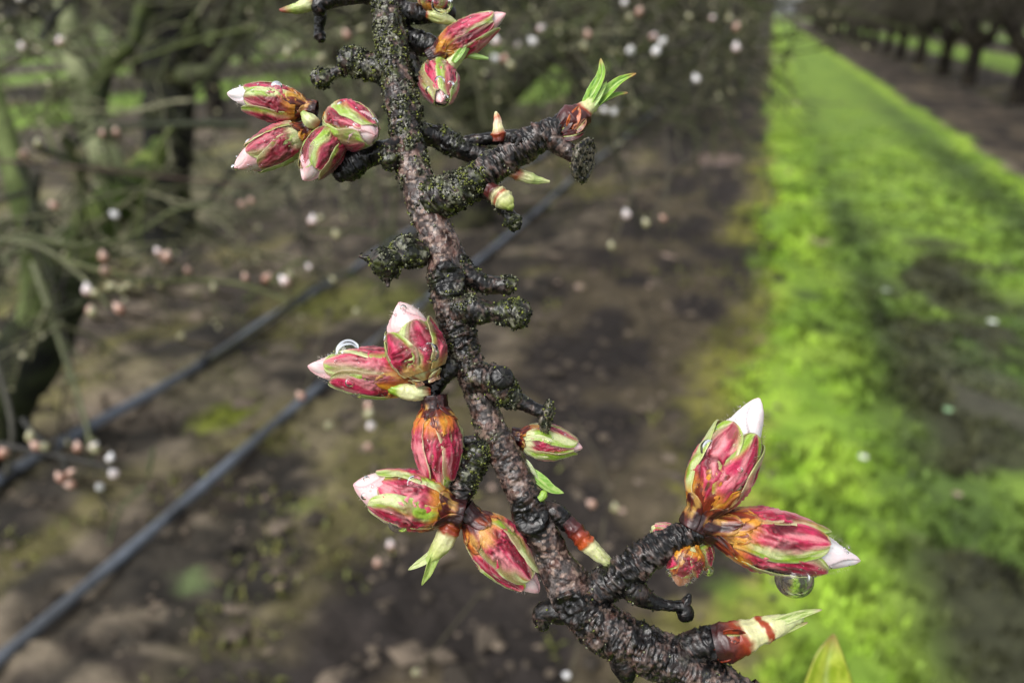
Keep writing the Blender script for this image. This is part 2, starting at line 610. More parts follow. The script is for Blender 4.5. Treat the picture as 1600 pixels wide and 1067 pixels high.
# shared pale bud meshes for the background
def bud_mesh(name, cols):
    ge = Geo()
    th = np.linspace(0, 2 * math.pi, 8, endpoint=False)
    ph = np.linspace(0, 1, 7)
    prof = np.array([.25, .7, 1, .95, .7, .35, .03])
    P = np.stack([np.outer(prof, np.cos(th)), np.outer(prof, np.sin(th)), np.repeat(ph[:, None] * 3.0 - .2, 8, 1)], -1) * .5
    C = np.array(cols)[np.minimum((ph * len(cols)).astype(int), len(cols) - 1)]
    C = np.repeat(C[:, None, :], 8, 1)
    ge.grid(P, C, closed=True)
    return ge.mesh(name, M_BGBUD, world=True)

BUDS = [bud_mesh('pale_bud', [S(150, 110, 90), S(240, 205, 195), S(255, 240, 238), S(255, 250, 250)]),
        bud_mesh('pink_bud', [S(150, 90, 70), S(196, 150, 128), S(226, 190, 172)]),
        bud_mesh('white_bud', [S(200, 190, 170), S(255, 250, 250), S(255, 255, 255)]),
        bud_mesh('green_bud', [S(130, 120, 80), S(170, 165, 118), S(200, 196, 160)]),
        bud_mesh('brown_bud', [S(96, 70, 50), S(150, 120, 96), S(180, 160, 140)])]

def place_bud(tree, p, d, size, kind=0):
    o = bpy.data.objects.new('flower_bud', BUDS[kind])
    COL.objects.link(o)
    o.parent = tree
    o.location = Vector(np.asarray(p) - ORI[tree.name])
    o.rotation_euler = Vector(d).to_track_quat('Z', 'Y').to_euler()
    o.scale = (size,) * 3
    return o

C_TWIG = [S(104, 104, 74), S(78, 82, 50), S(142, 140, 110), S(52, 52, 36), S(96, 106, 56), S(46, 42, 34)]

def new_tree(origin, label, group=None, cat='tree', name='almond_tree'):
    o = bpy.data.objects.new(name, None)
    COL.objects.link(o)
    o.location = Vector(origin)
    ORI[o.name] = np.asarray(origin, float)
    return tag(o, label, cat, group)

def limb(tree, name, path, seg=14, step=.05, c0=None, c1=None, rough=.18, nsc=12.):
    ge = Geo()
    c0 = S(52, 50, 36) if c0 is None else c0
    c1 = S(98, 104, 52) if c1 is None else c1
    wtube(ge, path, seg, step, c0, c1, rough, nsc)
    org = path[0][:3]
    return link(name, ge.mesh(name, M_TRUNK, origin=org, world=True), tree, org)

def spray_tree(tree, tw, p, d, L, r, depth, buds, col=None, droop=-.06, rng=random, dens=1.0, bsize=.013, bprob=.4):
    col = rng.choice(C_TWIG) * rng.uniform(.7, 1.2) if col is None else col
    P = shoot(tw, p, d, L, r, col, droop, n=7, wob=.28, rng=rng)
    nb = int((4 + L * 7) * dens)
    for k in range(nb):
        t = rng.uniform(.15, 1)
        i = min(int(t * 6), 5)
        q = P[i] + (P[i + 1] - P[i]) * (t * 6 - i)
        dd = np.array([rng.gauss(0, 1) for _ in range(3)]); dd /= np.linalg.norm(dd)
        dd = dd + (P[i + 1] - P[i]) / (np.linalg.norm(P[i + 1] - P[i])) * .7
        if depth > 0 and rng.random() < .4:
            spray_tree(tree, tw, q, dd, L * rng.uniform(.35, .65), r * .55, depth - 1, buds, None, droop, rng, dens, bsize, bprob)
        else:
            l = rng.uniform(.02, .05)
            S2 = np.array([q, q + dd * l * .5, q + dd * l])
            tw.add(S2, r * .5, r * .45, col * .9)
            if rng.random() < bprob:
                buds.append((S2[-1], dd, bsize * rng.uniform(.7, 1.2)))

def finish_twigs(tree, tw, name='twigs'):
    ge = Geo()
    tw.geo(ge)
    org = ORI[tree.name]
    o = link(name, ge.mesh(name, M_TWIG, origin=org, world=True), tree, org)
    tag(o, kind='stuff')
    return o

def cam_space(p):
    v = np.asarray(p) - CAM
    z = v.dot(FW)
    return 800 + v.dot(RT) / z * F, 533.5 - v.dot(UP) / z * F, z

def emit_buds(tree, buds, cap=290, kinds=(3, 4, 1, 4, 0, 3, 4)):
    vis = []
    for b in buds:
        x, y, z = cam_space(b[0])
        if z > .3 and -40 < x < 1640 and -40 < y < 1100:
            vis.append((z, b))
    vis.sort(key=lambda t: t[0])
    for i, (z, b) in enumerate(vis[:cap]):
        place_bud(tree, b[0], b[1], b[2], kinds[i * 7 % len(kinds)])

# ==================================================================
#  NEAR TREES ON THE LEFT
# ==================================================================
def pxpath(pts):
    """(px, py, dist, r_px) -> world rows"""
    out = []
    for px, py, d, r in pts:
        p = Wp(px, py, d)
        out.append([*p, r * d / F])
    return out

def twig_px(tw, pts, r0, r1, col):
    """hand placed twig through pixels with distances"""
    rows = spline(pxpath([(x, y, d, 1) for x, y, d in pts]), .02)[:, :3]
    d = pts[0][2]
    tw.add(rows[:: max(1, len(rows) // 14)], r0 * d / F, r1 * d / F, col)

def build_left_trees():
    rng = random.Random(11)
    # --- tree at the left border
    g, d0 = ground_hit(-12, 705)
    t = new_tree([g[0], g[1], 0], 'mossy leaning tree at the left border, its dark trunk forking beyond the drip hoses')
    limb(t, 'trunk', [[g[0], g[1], -.05, .14]] + pxpath([(2, 640, d0 * .96, 44), (26, 585, d0 * .93, 50), (62, 520, d0 * .93, 46), (105, 445, d0 * .94, 38)]),
         c0=S(12, 16, 10), c1=S(54, 62, 34), rough=.35)
    limb(t, 'limb', pxpath([(105, 445, d0 * .94, 40), (135, 380, 3.0, 36), (185, 310, 3.1, 30), (228, 262, 3.3, 20), (250, 228, 3.4, 14)]),
         c0=S(64, 80, 30), c1=S(132, 148, 72))
    limb(t, 'limb', pxpath([(62, 520, d0 * .93, 36), (58, 430, 2.6, 22), (40, 330, 2.5, 20), (12, 230, 2.5, 18), (-20, 120, 2.5, 16), (-60, 0, 2.5, 14)]),
         c0=S(70, 84, 40), c1=S(120, 134, 80))
    limb(t, 'limb', pxpath([(178, 318, 3.1, 26), (168, 250, 3.2, 24), (140, 190, 3.3, 22), (128, 120, 3.3, 20), (108, 50, 3.3, 17), (98, -40, 3.3, 15)]),
         c0=S(104, 112, 74), c1=S(150, 156, 116))
    limb(t, 'limb', pxpath([(146, 185, 3.3, 16), (168, 105, 3.3, 13), (205, 72, 3.3, 12), (222, 20, 3.3, 11), (240, -50, 3.3, 10)]),
         c0=S(40, 48, 26), c1=S(78, 88, 44))
    tw = Twigs(4); buds = []
    starts = [(135, 380, 3.0), (185, 310, 3.1), (40, 330, 2.5), (12, 230, 2.5), (128, 120, 3.3),
              (108, 50, 3.3), (-20, 120, 2.5), (58, 430, 2.6), (98, 10, 3.3)]
    for (x, y, d) in starts:
        for k in range(3):
            dd = [rng.gauss(0, 1), rng.gauss(0, .9) - .45, rng.gauss(.1, .6)]
            spray_tree(t, tw, Wp(x, y, d), dd, rng.uniform(.5, 1.1), rng.uniform(.005, .012), 2, buds, rng=rng, dens=.9, droop=-.08, bsize=.013, bprob=.16)
    for k in range(34):
        x, y = rng.uniform(-60, 620), rng.uniform(-60, 430)
        if 190 < x < 350 and y < 380: continue
        d = rng.uniform(1.6, 3.2)
        dd = [rng.gauss(0, 1), rng.gauss(0, .8), rng.gauss(-.1, .7)]
        c = rng.choice([S(112, 116, 84), S(84, 94, 52), S(50, 56, 32), S(30, 32, 20), S(40, 42, 26)])
        spray_tree(t, tw, Wp(x, y, d), dd, rng.uniform(.3, .7), rng.uniform(.006, .013), 1, buds, c, rng=rng, dens=1.2, droop=-.06, bsize=.012, bprob=.10)
    # hand placed nearer twigs, with their bud clusters
    for pts, r0, r1, c in [
            ([(-60, 372, .95), (40, 380, .95), (95, 405, .92), (150, 455, .9), (170, 480, .9)], 5, 3, S(104, 106, 76)),
            ([(-40, 400, 1.3), (40, 372, 1.3), (120, 385, 1.3), (200, 372, 1.35), (270, 330, 1.4), (330, 318, 1.4)], 6, 3, S(92, 98, 62)),
            ([(95, 405, .92), (180, 430, .92), (250, 440, .95), (310, 438, 1.0), (380, 445, 1.0), (450, 470, 1.0)], 5, 3, S(100, 104, 66)),
            ([(-30, 690, .75), (30, 700, .75), (90, 712, .75), (150, 725, .75), (185, 740, .75)], 6, 3, S(60, 58, 54)),
            ([(35, 655, .8), (60, 685, .78), (95, 712, .75), (110, 745, .75)], 5, 4, S(52, 52, 48)),
            ([(-20, 520, 1.0), (10, 620, .95), (20, 680, .9), (10, 740, .9)], 6, 4, S(70, 68, 58)),
            ([(330, 560, 1.4), (420, 500, 1.3), (500, 440, 1.2), (545, 430, 1.2)], 4, 3, S(56, 58, 46)),
            ([(240, 700, .9), (225, 760, .9), (190, 790, .9), (170, 850, .9)], 3, 2, S(86, 96, 62)),
            ([(-20, 250, 1.1), (120, 262, 1.1), (240, 275, 1.15), (400, 292, 1.2)], 3, 2, S(92, 76, 66)),
            ([(-30, 350, 1.2), (100, 330, 1.2), (190, 300, 1.2), (330, 290, 1.25)], 3, 2, S(90, 92, 62))]:
        twig_px(tw, pts, r0, r1, c)
    hand = [(163, 408, .9, 1), (166, 425, .9, 1), (138, 462, .9, 0), (155, 462, .9, 3), (140, 490, .9, 1), (166, 452, .9, 3), (192, 455, .9, 3), (145, 495, .9, 3),
            (192, 489, .9, 1), (200, 452, .9, 3), (250, 398, .95, 0), (258, 408, .95, 1), (295, 427, 1.0, 1), (252, 450, 1., 3), (222, 448, 1., 3),
            (385, 438, 1., 1), (412, 440, 1., 1), (452, 445, 1., 0), (455, 432, 1., 3), (335, 455, 1., 3), (280, 530, 1.2, 3),
            (140, 703, .75, 0), (155, 704, .75, 3), (170, 722, .75, 2), (182, 744, .75, 0), (158, 762, .75, 2), (104, 742, .75, 1), (118, 758, .75, 1),
            (98, 752, .75, 1), (122, 706, .75, 1), (63, 702, .75, 1), (75, 700, .75, 3), (0, 715, .75, 1), (48, 690, .75, 3),
            (37, 80, 1.3, 0), (95, 72, 1.3, 0), (102, 70, 1.3, 3), (38, 72, 1.3, 3), (185, 340, 1.0, 2), (40, 245, 1., 1), (60, 230, 1., 3), (90, 325, 1.2, 1),
            (80, 135, 1.4, 3), (160, 214, 1.2, 1), (182, 212, 1.2, 1), (30, 3, 1.2, 2), (15, 50, 1.2, 3)]
    for x, y, d, k in hand:
        p = Wp(x, y, d)
        dd = [rng.gauss(0, .7), rng.gauss(0, .7), 1]
        tw.add(np.array([p + np.array([rng.gauss(0, .03), .03, -.02]), p + np.array([0, .01, -.01]), p]), .0022, .0018, S(90, 80, 60))
        place_bud(t, p, dd, .0100 * (1 + .3 * (d - .75)) * rng.uniform(.75, 1.25), k)
    finish_twigs(t, tw)
    emit_buds(t, buds, 160)

    # --- upright trunk second from the left
    g, d1 = ground_hit(258, 372)
    t = new_tree([g[0], g[1], 0], 'straight dark mossy tree trunk behind the leaning tree, left of the pink buds')
    limb(t, 'trunk', [[g[0], g[1], -.05, 58 * d1 / F]] + pxpath([(256, 345, d1 * .99, 46), (258, 280, d1 * .97, 38), (264, 180, d1 * .95, 38), (268, 90, d1 * .94, 40), (272, 20, d1 * .93, 40)]),
         seg=18, c0=S(12, 12, 8), c1=S(48, 52, 16))
    limb(t, 'limb', pxpath([(270, 60, d1 * .94, 24), (235, 15, d1 * .9, 18), (190, -30, d1 * .86, 15)]), c0=S(40, 42, 30), c1=S(92, 98, 70))
    limb(t, 'limb', pxpath([(272, 20, d1 * .93, 26), (300, -60, d1 * .9, 22), (330, -160, d1 * .9, 18)]), c0=S(30, 32, 18), c1=S(70, 74, 40))
    limb(t, 'limb', pxpath([(268, 120, d1 * .94, 18), (330, 110, d1 * .9, 12), (368, 50, d1 * .88, 12), (390, -30, d1 * .86, 10)]), c0=S(50, 54, 34), c1=S(80, 86, 54))
    tw = Twigs(3); buds = []
    for k in range(46):
        x, y = rng.uniform(-40, 620), rng.uniform(-80, 130)
        if 190 < x < 350: continue
        dd = [rng.gauss(0, 1), rng.gauss(0, .9) - .2, rng.gauss(-.3, .6)]
        spray_tree(t, tw, Wp(x, y, d1 * rng.uniform(.6, 1.15)), dd, rng.uniform(.5, 1.3), rng.uniform(.005, .011), 1, buds, rng=rng, dens=.6, droop=-.1, bsize=.016, bprob=.16)
    finish_twigs(t, tw)
    emit_buds(t, buds, 140)

    # --- tree whose drooping twigs fill the top middle
    t = new_tree([-2.15, 5.6, 0], 'blurred tree whose drooping budded twigs fill the top middle, behind the leaf shoot')
    limb(t, 'trunk', [[-2.15, 5.6, -.05, .19], [-2.12, 5.6, .3, .15], [-2.1, 5.62, .8, .13]], c0=S(30, 26, 22), c1=S(70, 70, 44))
    tw = Twigs(3); buds = []
    for dx, dy, dz in [(1.3, -.9, .75), (.2, -1.6, .8), (-1.3, -.6, .9), (.9, .9, 1.0), (-.6, 1.2, 1.1)]:
        limb(t, 'limb', [[-2.1, 5.62, .8, .10], [-2.1 + dx * .4, 5.62 + dy * .4, .8 + dz * .55, .08], [-2.1 + dx, 5.62 + dy, .8 + dz * 1.3, .05], [-2.1 + dx * 1.4, 5.62 + dy * 1.5, .8 + dz * 1.9, .03]],
             c0=S(40, 38, 26), c1=S(84, 88, 54))
    for k in range(250):
        x = rng.uniform(300, 1180)
        y = rng.uniform(-110, 60) if rng.random() < .55 else rng.uniform(20, 215 - max(0, x - 900) * .28)
        d = rng.uniform(1.9, 5.5) if y < 120 else rng.uniform(2.6, 5.5)
        dd = [rng.gauss(0, 1), rng.gauss(0, .9), rng.gauss(-.25, .5)]
        spray_tree(t, tw, Wp(x, y, d), dd, rng.uniform(.3, .8), rng.uniform(.003, .008), 1, buds, rng=rng, dens=.9, droop=-.12, bsize=.010, bprob=.42)  # many small pale buds added to read as sparkling highlights
    for k in range(170):
        x = rng.uniform(640, 1175)
        y = rng.uniform(-60, 190 - max(0, x - 850) * .15)
        dd = [rng.gauss(0, 1), rng.gauss(0, .9), rng.gauss(-.15, .5)]
        c = rng.choice([S(44, 50, 28), S(34, 36, 24), S(66, 72, 44), S(96, 100, 70)])
        spray_tree(t, tw, Wp(x, y, rng.uniform(2.6, 6.5)), dd, rng.uniform(.3, .8), rng.uniform(.004, .010), 1, buds, c, rng=rng, dens=.8, droop=-.1, bsize=.015, bprob=.05)
    for x, y, d, k in [(776, 72, 1.2, 0), (778, 95, 1.2, 2), (808, 75, 1.3, 0), (786, 97, 1.2, 1), (802, 108, 1.3, 3), (840, 48, 1.3, 0), (838, 70, 1.3, 2),
                       (920, 60, 1.3, 1), (912, 78, 1.3, 3), (975, 10, 1.2, 2), (997, 25, 1.2, 1), (985, 32, 1.2, 3), (983, 84, 1.1, 2), (1018, 62, 1.2, 0),
                       (1030, 70, 1.2, 2), (1022, 88, 1.1, 2), (1090, 130, 1.2, 2), (960, 180, 1.0, 2), (948, 176, 1.0, 2), (1150, 82, 1.4, 0), (1080, 30, 1.4, 3),
                       (1110, 32, 1.4, 0), (1148, 48, 1.4, 1), (1040, 344, 1.0, 1), (981, 341, 1.0, 0), (956, 390, 1.0, 3), (1012, 355, 1.0, 3), (500, 95, .9, 3),
                       (465, 75, 1., 3), (515, 120, 1., 3), (450, 90, 1., 3), (545, 60, 1., 1), (562, 50, 1., 3), (488, 352, 1., 0), (527, 373, 1., 3), (497, 345, 1., 3),
                       (382, 322, 1.1, 1), (395, 318, 1.1, 1), (485, 422, 1.1, 0), (525, 440, 1.1, 3), (556, 490, 1.1, 3), (475, 623, .9, 1), (572, 652, .85, 3),
                       (580, 670, .85, 0), (578, 700, .85, 1), (575, 640, .85, 1), (515, 668, .9, 3), (612, 858, 1., 0), (590, 885, 1., 1), (930, 790, 1.1, 1),
                       (960, 800, 1.1, 3), (890, 1056, .8, 2), (650, 1050, 1., 3)]:  # pale buds added as bright blur discs in place of glinting water drops
        p = Wp(x, y, d)
        q = p + np.array([rng.gauss(0, .06), .22 + rng.gauss(0, .06), .06])
        tw.add(np.array([q, (p + q) / 2 + np.array([rng.gauss(0, .01), 0, .01]), p]), .0022, .0015, S(84, 78, 60))
        place_bud(t, p, [rng.gauss(0, .7), rng.gauss(0, .7), 1], .0100 * (.6 + .45 * d) * rng.uniform(.7, 1.2), k)
    finish_twigs(t, tw)
    emit_buds(t, buds, 230)

# ------------------------------------------------------------------ far trees
def crown_mesh(seed, n=3600):
    rng = np.random.default_rng(seed)
    ge = Geo()
    tw = Twigs(3)
    c = [S(112, 104, 92), S(88, 82, 72), S(72, 66, 60), S(96, 92, 70)]
    # lobes
    lob = [(np.array([rng.uniform(-1.1, 1.1), rng.uniform(-1.1, 1.1), rng.uniform(1.5, 3.0)]), rng.uniform(.9, 1.4)) for _ in range(8)]
    for k in range(n):
        cc, rr = lob[k % 8]
        v = rng.normal(0, 1, 3); v /= np.linalg.norm(v)
        p = cc + v * rr * rng.random() ** .45 * np.array([1, 1, .8])
        p[2] = max(p[2], .72 + rng.random() * .35)
        d = v * .5 + rng.normal(0, .5, 3) + np.array([0, 0, .25]); d /= np.linalg.norm(d)
        L = rng.uniform(.25, .6)
        P = np.array([p, p + d * L * .5 + rng.normal(0, .03, 3), p + d * L + rng.normal(0, .05, 3)])
        P[:, 2] = np.maximum(P[:, 2], .62)
        tw.add(P, .011, .005, c[int(rng.integers(4))] * rng.uniform(.7, 1.25))
    tw.geo(ge)
    return ge.mesh('crown', M_TWIG, world=True)

def trunk_mesh(seed):
    rng = random.Random(seed)
    ge = Geo()
    wtube(ge, [[0, 0, -.1, .20], [0, 0, .1, .16], [rng.uniform(-.04, .04), rng.uniform(-.04, .04), .8, .14], [rng.uniform(-.1, .1), 0, 1.1, .12]], 12, .1,
          S(34, 28, 24), S(66, 60, 46), .15, 9.)
    for k in range(4):
        a = k * 1.57 + rng.uniform(-.4, .4)
        x, y = math.cos(a), math.sin(a)
        wtube(ge, [[0, 0, .75, .10], [x * .4, y * .4, 1.25, .08], [x * 1.0, y * 1.0, 2.1, .05], [x * 1.3, y * 1.3, 3.0, .02]], 8, .15, S(40, 34, 30), S(72, 66, 52), .15, 9.)
    return ge.mesh('trunk', M_TRUNK, world=True)

def build_rows():
    cr = [crown_mesh(s) for s in (3, 5, 8)]
    tr = [trunk_mesh(s) for s in (3, 5, 8)]
    rng = random.Random(4)
    def put(x, y, label, group):
        t = new_tree([x, y, 0], label, group)
        k = rng.randrange(3)
        for nm, ml in (('trunk', tr), ('crown', cr)):
            o = bpy.data.objects.new(nm, ml[k])
            COL.objects.link(o)
            o.parent = t
            if nm == 'crown':
                o['kind'] = 'stuff'
        t.rotation_euler = (0, 0, rng.uniform(0, 6.28))
        s = rng.uniform(.92, 1.08)
        t.scale = (s, s, s)
    for i in range(26):
        put(4.65 + rng.uniform(-.1, .1), 9.0 + i * 3.95 + rng.uniform(-.2, .2),
            {2: 'orchard tree whose dark trunk touches the right border beyond the grass strip',
             3: 'orchard tree with the second dark trunk from the right border, beyond the grass strip',
             4: 'orchard tree with the third dark trunk from the right border, beyond the grass strip',
             5: 'orchard tree with the fourth dark trunk from the right border, beyond the grass strip'}.get(i,
            'bare grey-brown orchard tree in the row along the right side of the grass strip'), 'trees in the row right of the grass strip')
    for i in range(18):
        put(11.3, 12 + i * 4.1 + rng.uniform(-.3, .3), 'bare orchard tree in the second row seen beyond the right-hand trunks', 'trees in the second row to the right')
    for i in range(20):
        put(-2.35, 10.2 + i * 4.1 + rng.uniform(-.2, .2), 'bare orchard tree in the row that closes the left side of the grass strip', 'trees in the row left of the grass strip')
    for i in range(12):
        put(-8.9, 11 + i * 4.1, 'bare orchard tree of the next row, glimpsed through the twigs at upper left', 'trees in the next row to the left')
    for i in range(12):
        put(-15.6, 12 + i * 4.5, 'bare orchard tree of the farthest row at upper left', 'trees in the farthest row to the left')

def build_hoses():
    for x, r, lab, ph in [(-1.74, .019, 'grey drip hose crossing the lower left, the one nearer the foreground branch', 1.0),
                          (-2.46, .022, 'grey drip hose crossing the left side, the farther one that passes the leaning trunk', 4.0)]:
        ge = Geo()
        path = []
        for y in np.arange(-1.0, 60, .25 if True else 1):
            path.append([x + .018 * math.sin(y * 1.3 + ph) + .009 * math.sin(y * 4.1 + ph), y, .03 + .012 * math.sin(y * 2.1 + ph) ** 2 + .01, r])
        path = [p for i, p in enumerate(path) if p[1] < 12 or i % 4 == 0]
        wtube(ge, path, 12, .1, S(122, 130, 142), S(88, 92, 98), 0, 6.)
        o = link('drip_hose', ge.mesh('drip_hose', M_HOSE, origin=(x, -1, 0), world=True), None, (x, -1, 0))
        tag(o, lab, 'hose', 'drip hoses along the tree row')
        for k in range(9):
            y = .55 + k * 1.05
            e = Geo()
            xx = x + .018 * math.sin(y * 1.3 + ph) + .009 * math.sin(y * 4.1 + ph)
            wtube(e, [[xx, y - .03, .045, r * 1.25], [xx, y + .03, .045, r * 1.25]], 10, .02, S(40, 42, 46), S(60, 62, 66), 0)
            link('emitter', e.mesh('emitter', M_HOSE, origin=(xx, y, .04), world=True), o, (xx, y, .04))

def build_petals():
    """fallen petals, pale spots on the grass"""
    spots = [(1345, 731, 'pale fallen petal on bright grass right of the large upright bud'),
             (1547, 516, 'white fallen petal on the worn grass near the right border'),
             (1477, 656, 'greenish fallen petal in the worn grass at right, below the white one'),
             (1382, 466, 'small grey fallen petal on the grass near the middle of the strip'),
             (1491, 790, 'faint brownish fallen petal low in the grass at right')]
    cs = [S(235, 240, 225), S(235, 240, 230), S(150, 190, 140), S(160, 170, 150), S(160, 140, 120)]
    for (px, py, lab), c in zip(spots, cs):
        p, t = ground_hit(px, py)
        ge = Geo()
        u = np.linspace(0, 1, 7); v = np.linspace(-1, 1, 7)
        U, V = np.meshgrid(u, v, indexing='ij')
        wd = np.sin(np.pi * U ** .7) ** .6 * .5 + .02
        P = np.stack([(U - .5), V * wd, .18 * V ** 2 + .15 * (U - .5) ** 2], -1) * (.019 * t / 1.6)
        P = P + np.array([p[0], p[1], .045])
        ge.grid(P, c)
        o = link('fallen_petal', ge.mesh('fallen_petal', M_BGBUD, origin=(p[0], p[1], .045), world=True), None, (p[0], p[1], .045))
        tag(o, lab, 'petal', 'fallen petals on the grass')

build_ground()
build_grass()
build_litter()
build_hoses()
build_rows()
build_left_trees()
build_petals()

# ==================================================================
#  THE FOREGROUND BRANCH (built in photo-pixel units on the focal plane)
# ==================================================================
BR_ORG = to_world(A(905, 940, 0))
BR = bpy.data.objects.new('almond_branch', None)
COL.objects.link(BR)
BR.location = Vector(BR_ORG)
ORI[BR.name] = BR_ORG
tag(BR, 'sharp dark lichened branch with pink swelling flower buds crossing the picture from top to bottom', 'branch')

B_BROWN, B_MAUVE, B_GREY = S(100, 68, 58), S(146, 118, 108), S(118, 114, 112)
B_DARK, B_BLACK = S(36, 29, 28), S(12, 12, 13)
B_LICH, B_MOSSC = S(122, 124, 88), S(92, 104, 40)
MOSS = Geo()
NGRAN = [0]

def granules(P, N, m, dens):
    """tiny moss and lichen grains on surface grid P where mask m is high"""
    n, k = P.shape[:2]
    A1 = P[1:, :] - P[:-1, :]
    A2 = np.roll(P, -1, 1)[:-1] - P[:-1]
    area = np.linalg.norm(np.cross(A1, A2), axis=-1)
    lam = area * m[:-1] * dens
    pick = RNG.random(lam.shape) < lam
    Q = P[:-1][pick]; NN = N[:-1][pick]
    c = len(Q)
    if not c:
        return
    NGRAN[0] += c
    base = np.array([[1, 0, 0], [-1, 0, 0], [0, 1, 0], [0, -1, 0], [0, 0, 1], [0, 0, -1]], float)
    tri = np.array([[0, 2, 4], [2, 1, 4], [1, 3, 4], [3, 0, 4], [2, 0, 5], [1, 2, 5], [3, 1, 5], [0, 3, 5]])
    r = RNG.uniform(.8, 2.6, c)
    Rm = RNG.normal(0, 1, (c, 3, 3))
    Rm, _ = np.linalg.qr(Rm)
    V = (base[None] * RNG.uniform(.6, 1.3, (c, 6, 1))) * r[:, None, None]
    V = np.einsum('nij,nkj->nki', Rm, V) + (Q + NN * (r * .55)[:, None] + RNG.normal(0, .6, (c, 3)))[:, None, :]
    t = fbm(Q / 9.0, 3, 5.)
    C = mix(S(38, 44, 20), mix(S(104, 110, 56), S(142, 150, 64), RNG.random(c)), sst(.50, .60, t + RNG.normal(0, .035, c)))
    pale = RNG.random(c) < .08 + .45 * sst(.52, .6, fbm(Q / 16.0, 2, 33.))
    C = np.where(pale[:, None], S(140, 142, 116)[None], C)
    C = np.where((RNG.random(c) < .3)[:, None], S(22, 22, 18)[None], C)
    C = C * RNG.uniform(.7, 1.25, (c, 1))
    T = (np.arange(c)[:, None, None] * 6 + tri[None]).reshape(-1, 3)
    MOSS.add(V.reshape(-1, 3), np.repeat(C, 6, 0), None, T)

def bark(path, seg=64, step=1.6, seed=0.0, amp=1.0, cap0=False, cap1=True, dens=.16, scars=(), geo=None, flat1=False, gstrength=1.0):
    """path rows: px py z r moss ring dark"""
    rows = []
    for q in path:
        q = list(q) + [0] * (7 - len(q))
        rows.append([*A(q[0], q[1], q[2]), q[3] * .84, q[4], q[5], q[6]])
    P, N, s, th, R, E = tube_grid(rows, seg, step, cap0, cap1, flat1)
    mo, rg, dk = [np.clip(E[:, i:i + 1], 0, 1) for i in range(3)]
    r1 = R[:, None] / 34.0
    sc = np.clip(R[:, None] / 30.0, .45, 1.2)
    PP = P + seed * 37.0
    # annular wrinkles: coordinates stretched around the tube
    sth = np.stack([np.repeat(s[:, None], seg, 1) / 5.0 + 2.2 * fbm(PP / 22, 2, 3.), np.cos(th)[None] * 1.0 + 0 * P[..., 0], np.sin(th)[None] * 1.0 + 0 * P[..., 0]], -1)
    rings = ridge(sth * np.array([1, 1.3, 1.3]) + seed, 2)
    rings_f = ridge(sth * np.array([2.3, 2.0, 2.0]) + seed + 4, 2)
    lump = fbm(PP / 24, 3) - .5
    fine = ridge(PP / 7.0, 3, 8.) - .55
    vf = fbm(PP / 2.6, 2, 2.) - .5
    crust = ridge(PP / 11.0, 3, 31.)
    d = amp * sc * (8 * lump + (.9 + 2.2 * np.clip(rg + dk, 0, 1)) * fine + .25 * vf)
    d = d + rg * sc * (rings - .62) * 11.0 + rg * sc * (rings_f - .6) * 3.0
    mm = np.clip(mo * 1.5 * sst(.44, .56, fbm(PP / 14, 3, 55.) + .28 * (mo - .5)), 0, 1)
    d = d + mm * sc * (6.5 * (ridge(PP / 8.0, 3, 66.) - .45) + 5.0 * (fbm(PP / 9, 2, 12.) - .4))
    # sparse plates of peeling bark
    pl = sst(.56, .60, fbm(PP / 15, 3, 77.))
    d = d + pl * 1.6 * sc
    env = np.clip(R / (R.max() * .25 + 1e-6), 0, 1)[:, None]
    d = d * env
    P2 = P + N * d[..., None]
    for (sx, sy, sz, srad) in scars:        # round bud scars: raised rim, sunken centre
        c0 = A(sx, sy, sz)
        dist = np.linalg.norm((P2 - c0) * np.array([1, 1, .6]), axis=-1) / srad
        b = 5.0 * np.exp(-((dist - .85) / .22) ** 2) - 5.0 * np.exp(-(dist / .5) ** 2) + 2.5 * np.exp(-((dist - .35) / .12) ** 2)
        P2 = P2 + N * b[..., None]
        dk = np.maximum(dk, sst(1.25, .9, dist))
    # colours
    c = mix(B_BROWN, B_MAUVE, sst(.35, .6, fbm(PP / 9, 4, 91.)))
    c = mix(c, B_GREY, sst(.5, .66, fbm(PP / 20, 3, 14.)) * .7)
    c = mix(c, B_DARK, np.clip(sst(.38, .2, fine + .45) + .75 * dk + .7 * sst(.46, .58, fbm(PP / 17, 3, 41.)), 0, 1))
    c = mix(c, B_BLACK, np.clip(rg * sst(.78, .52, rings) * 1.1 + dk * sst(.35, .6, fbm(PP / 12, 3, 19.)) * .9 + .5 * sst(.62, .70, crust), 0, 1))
    c = mix(c, S(150, 140, 134), .55 * rg * sst(.84, .93, rings) * (1 - dk * .8))
    c = mix(c, mix(S(26, 30, 14), mix(S(76, 84, 40), S(150, 150, 128), sst(.5, .62, fbm(PP / 13, 2, 63.))), sst(.45, .62, fbm(PP / 5, 3, 23.))), mm * .85)
    c = c * (.85 + .3 * fbm(PP / 2.5, 2, 99.))[..., None]
    c = mix(c, c * .3, sst(.48, .36, ridge(PP / 7.0, 3, 8.)) * np.clip(.35 + rg + mm + dk, 0, 1))  # crevice shade painted into the colour
    lent = sst(.70, .76, vn((P + 50 * seed) / np.array([7.0, 4.0, 7.0])))
    c = mix(c, S(176, 150, 134), lent * (1 - mm) * (1 - rg) * (1 - dk) * .7)
    granules(P2, N, mm * sst(.46, .58, fbm(PP / 8, 3, 29.)), dens * gstrength)
    ge = geo if geo is not None else Geo()
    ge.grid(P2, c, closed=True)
    return ge

def part(name, ge, mat, org=None, parent=BR, label=None, kind=None):
    org = BR_ORG if org is None else org
    o = link(name, ge.mesh(name, mat, origin=org), parent, org)
    if label: o['label'] = label
    if kind: o['kind'] = kind
    return o

# depth along the branch: top recedes, bottom comes nearer
def zt(py):
    return np.interp(py, [-80, 150, 400, 700, 900, 1067, 1200], [-150, -75, -20, 0, 10, 45, 90])

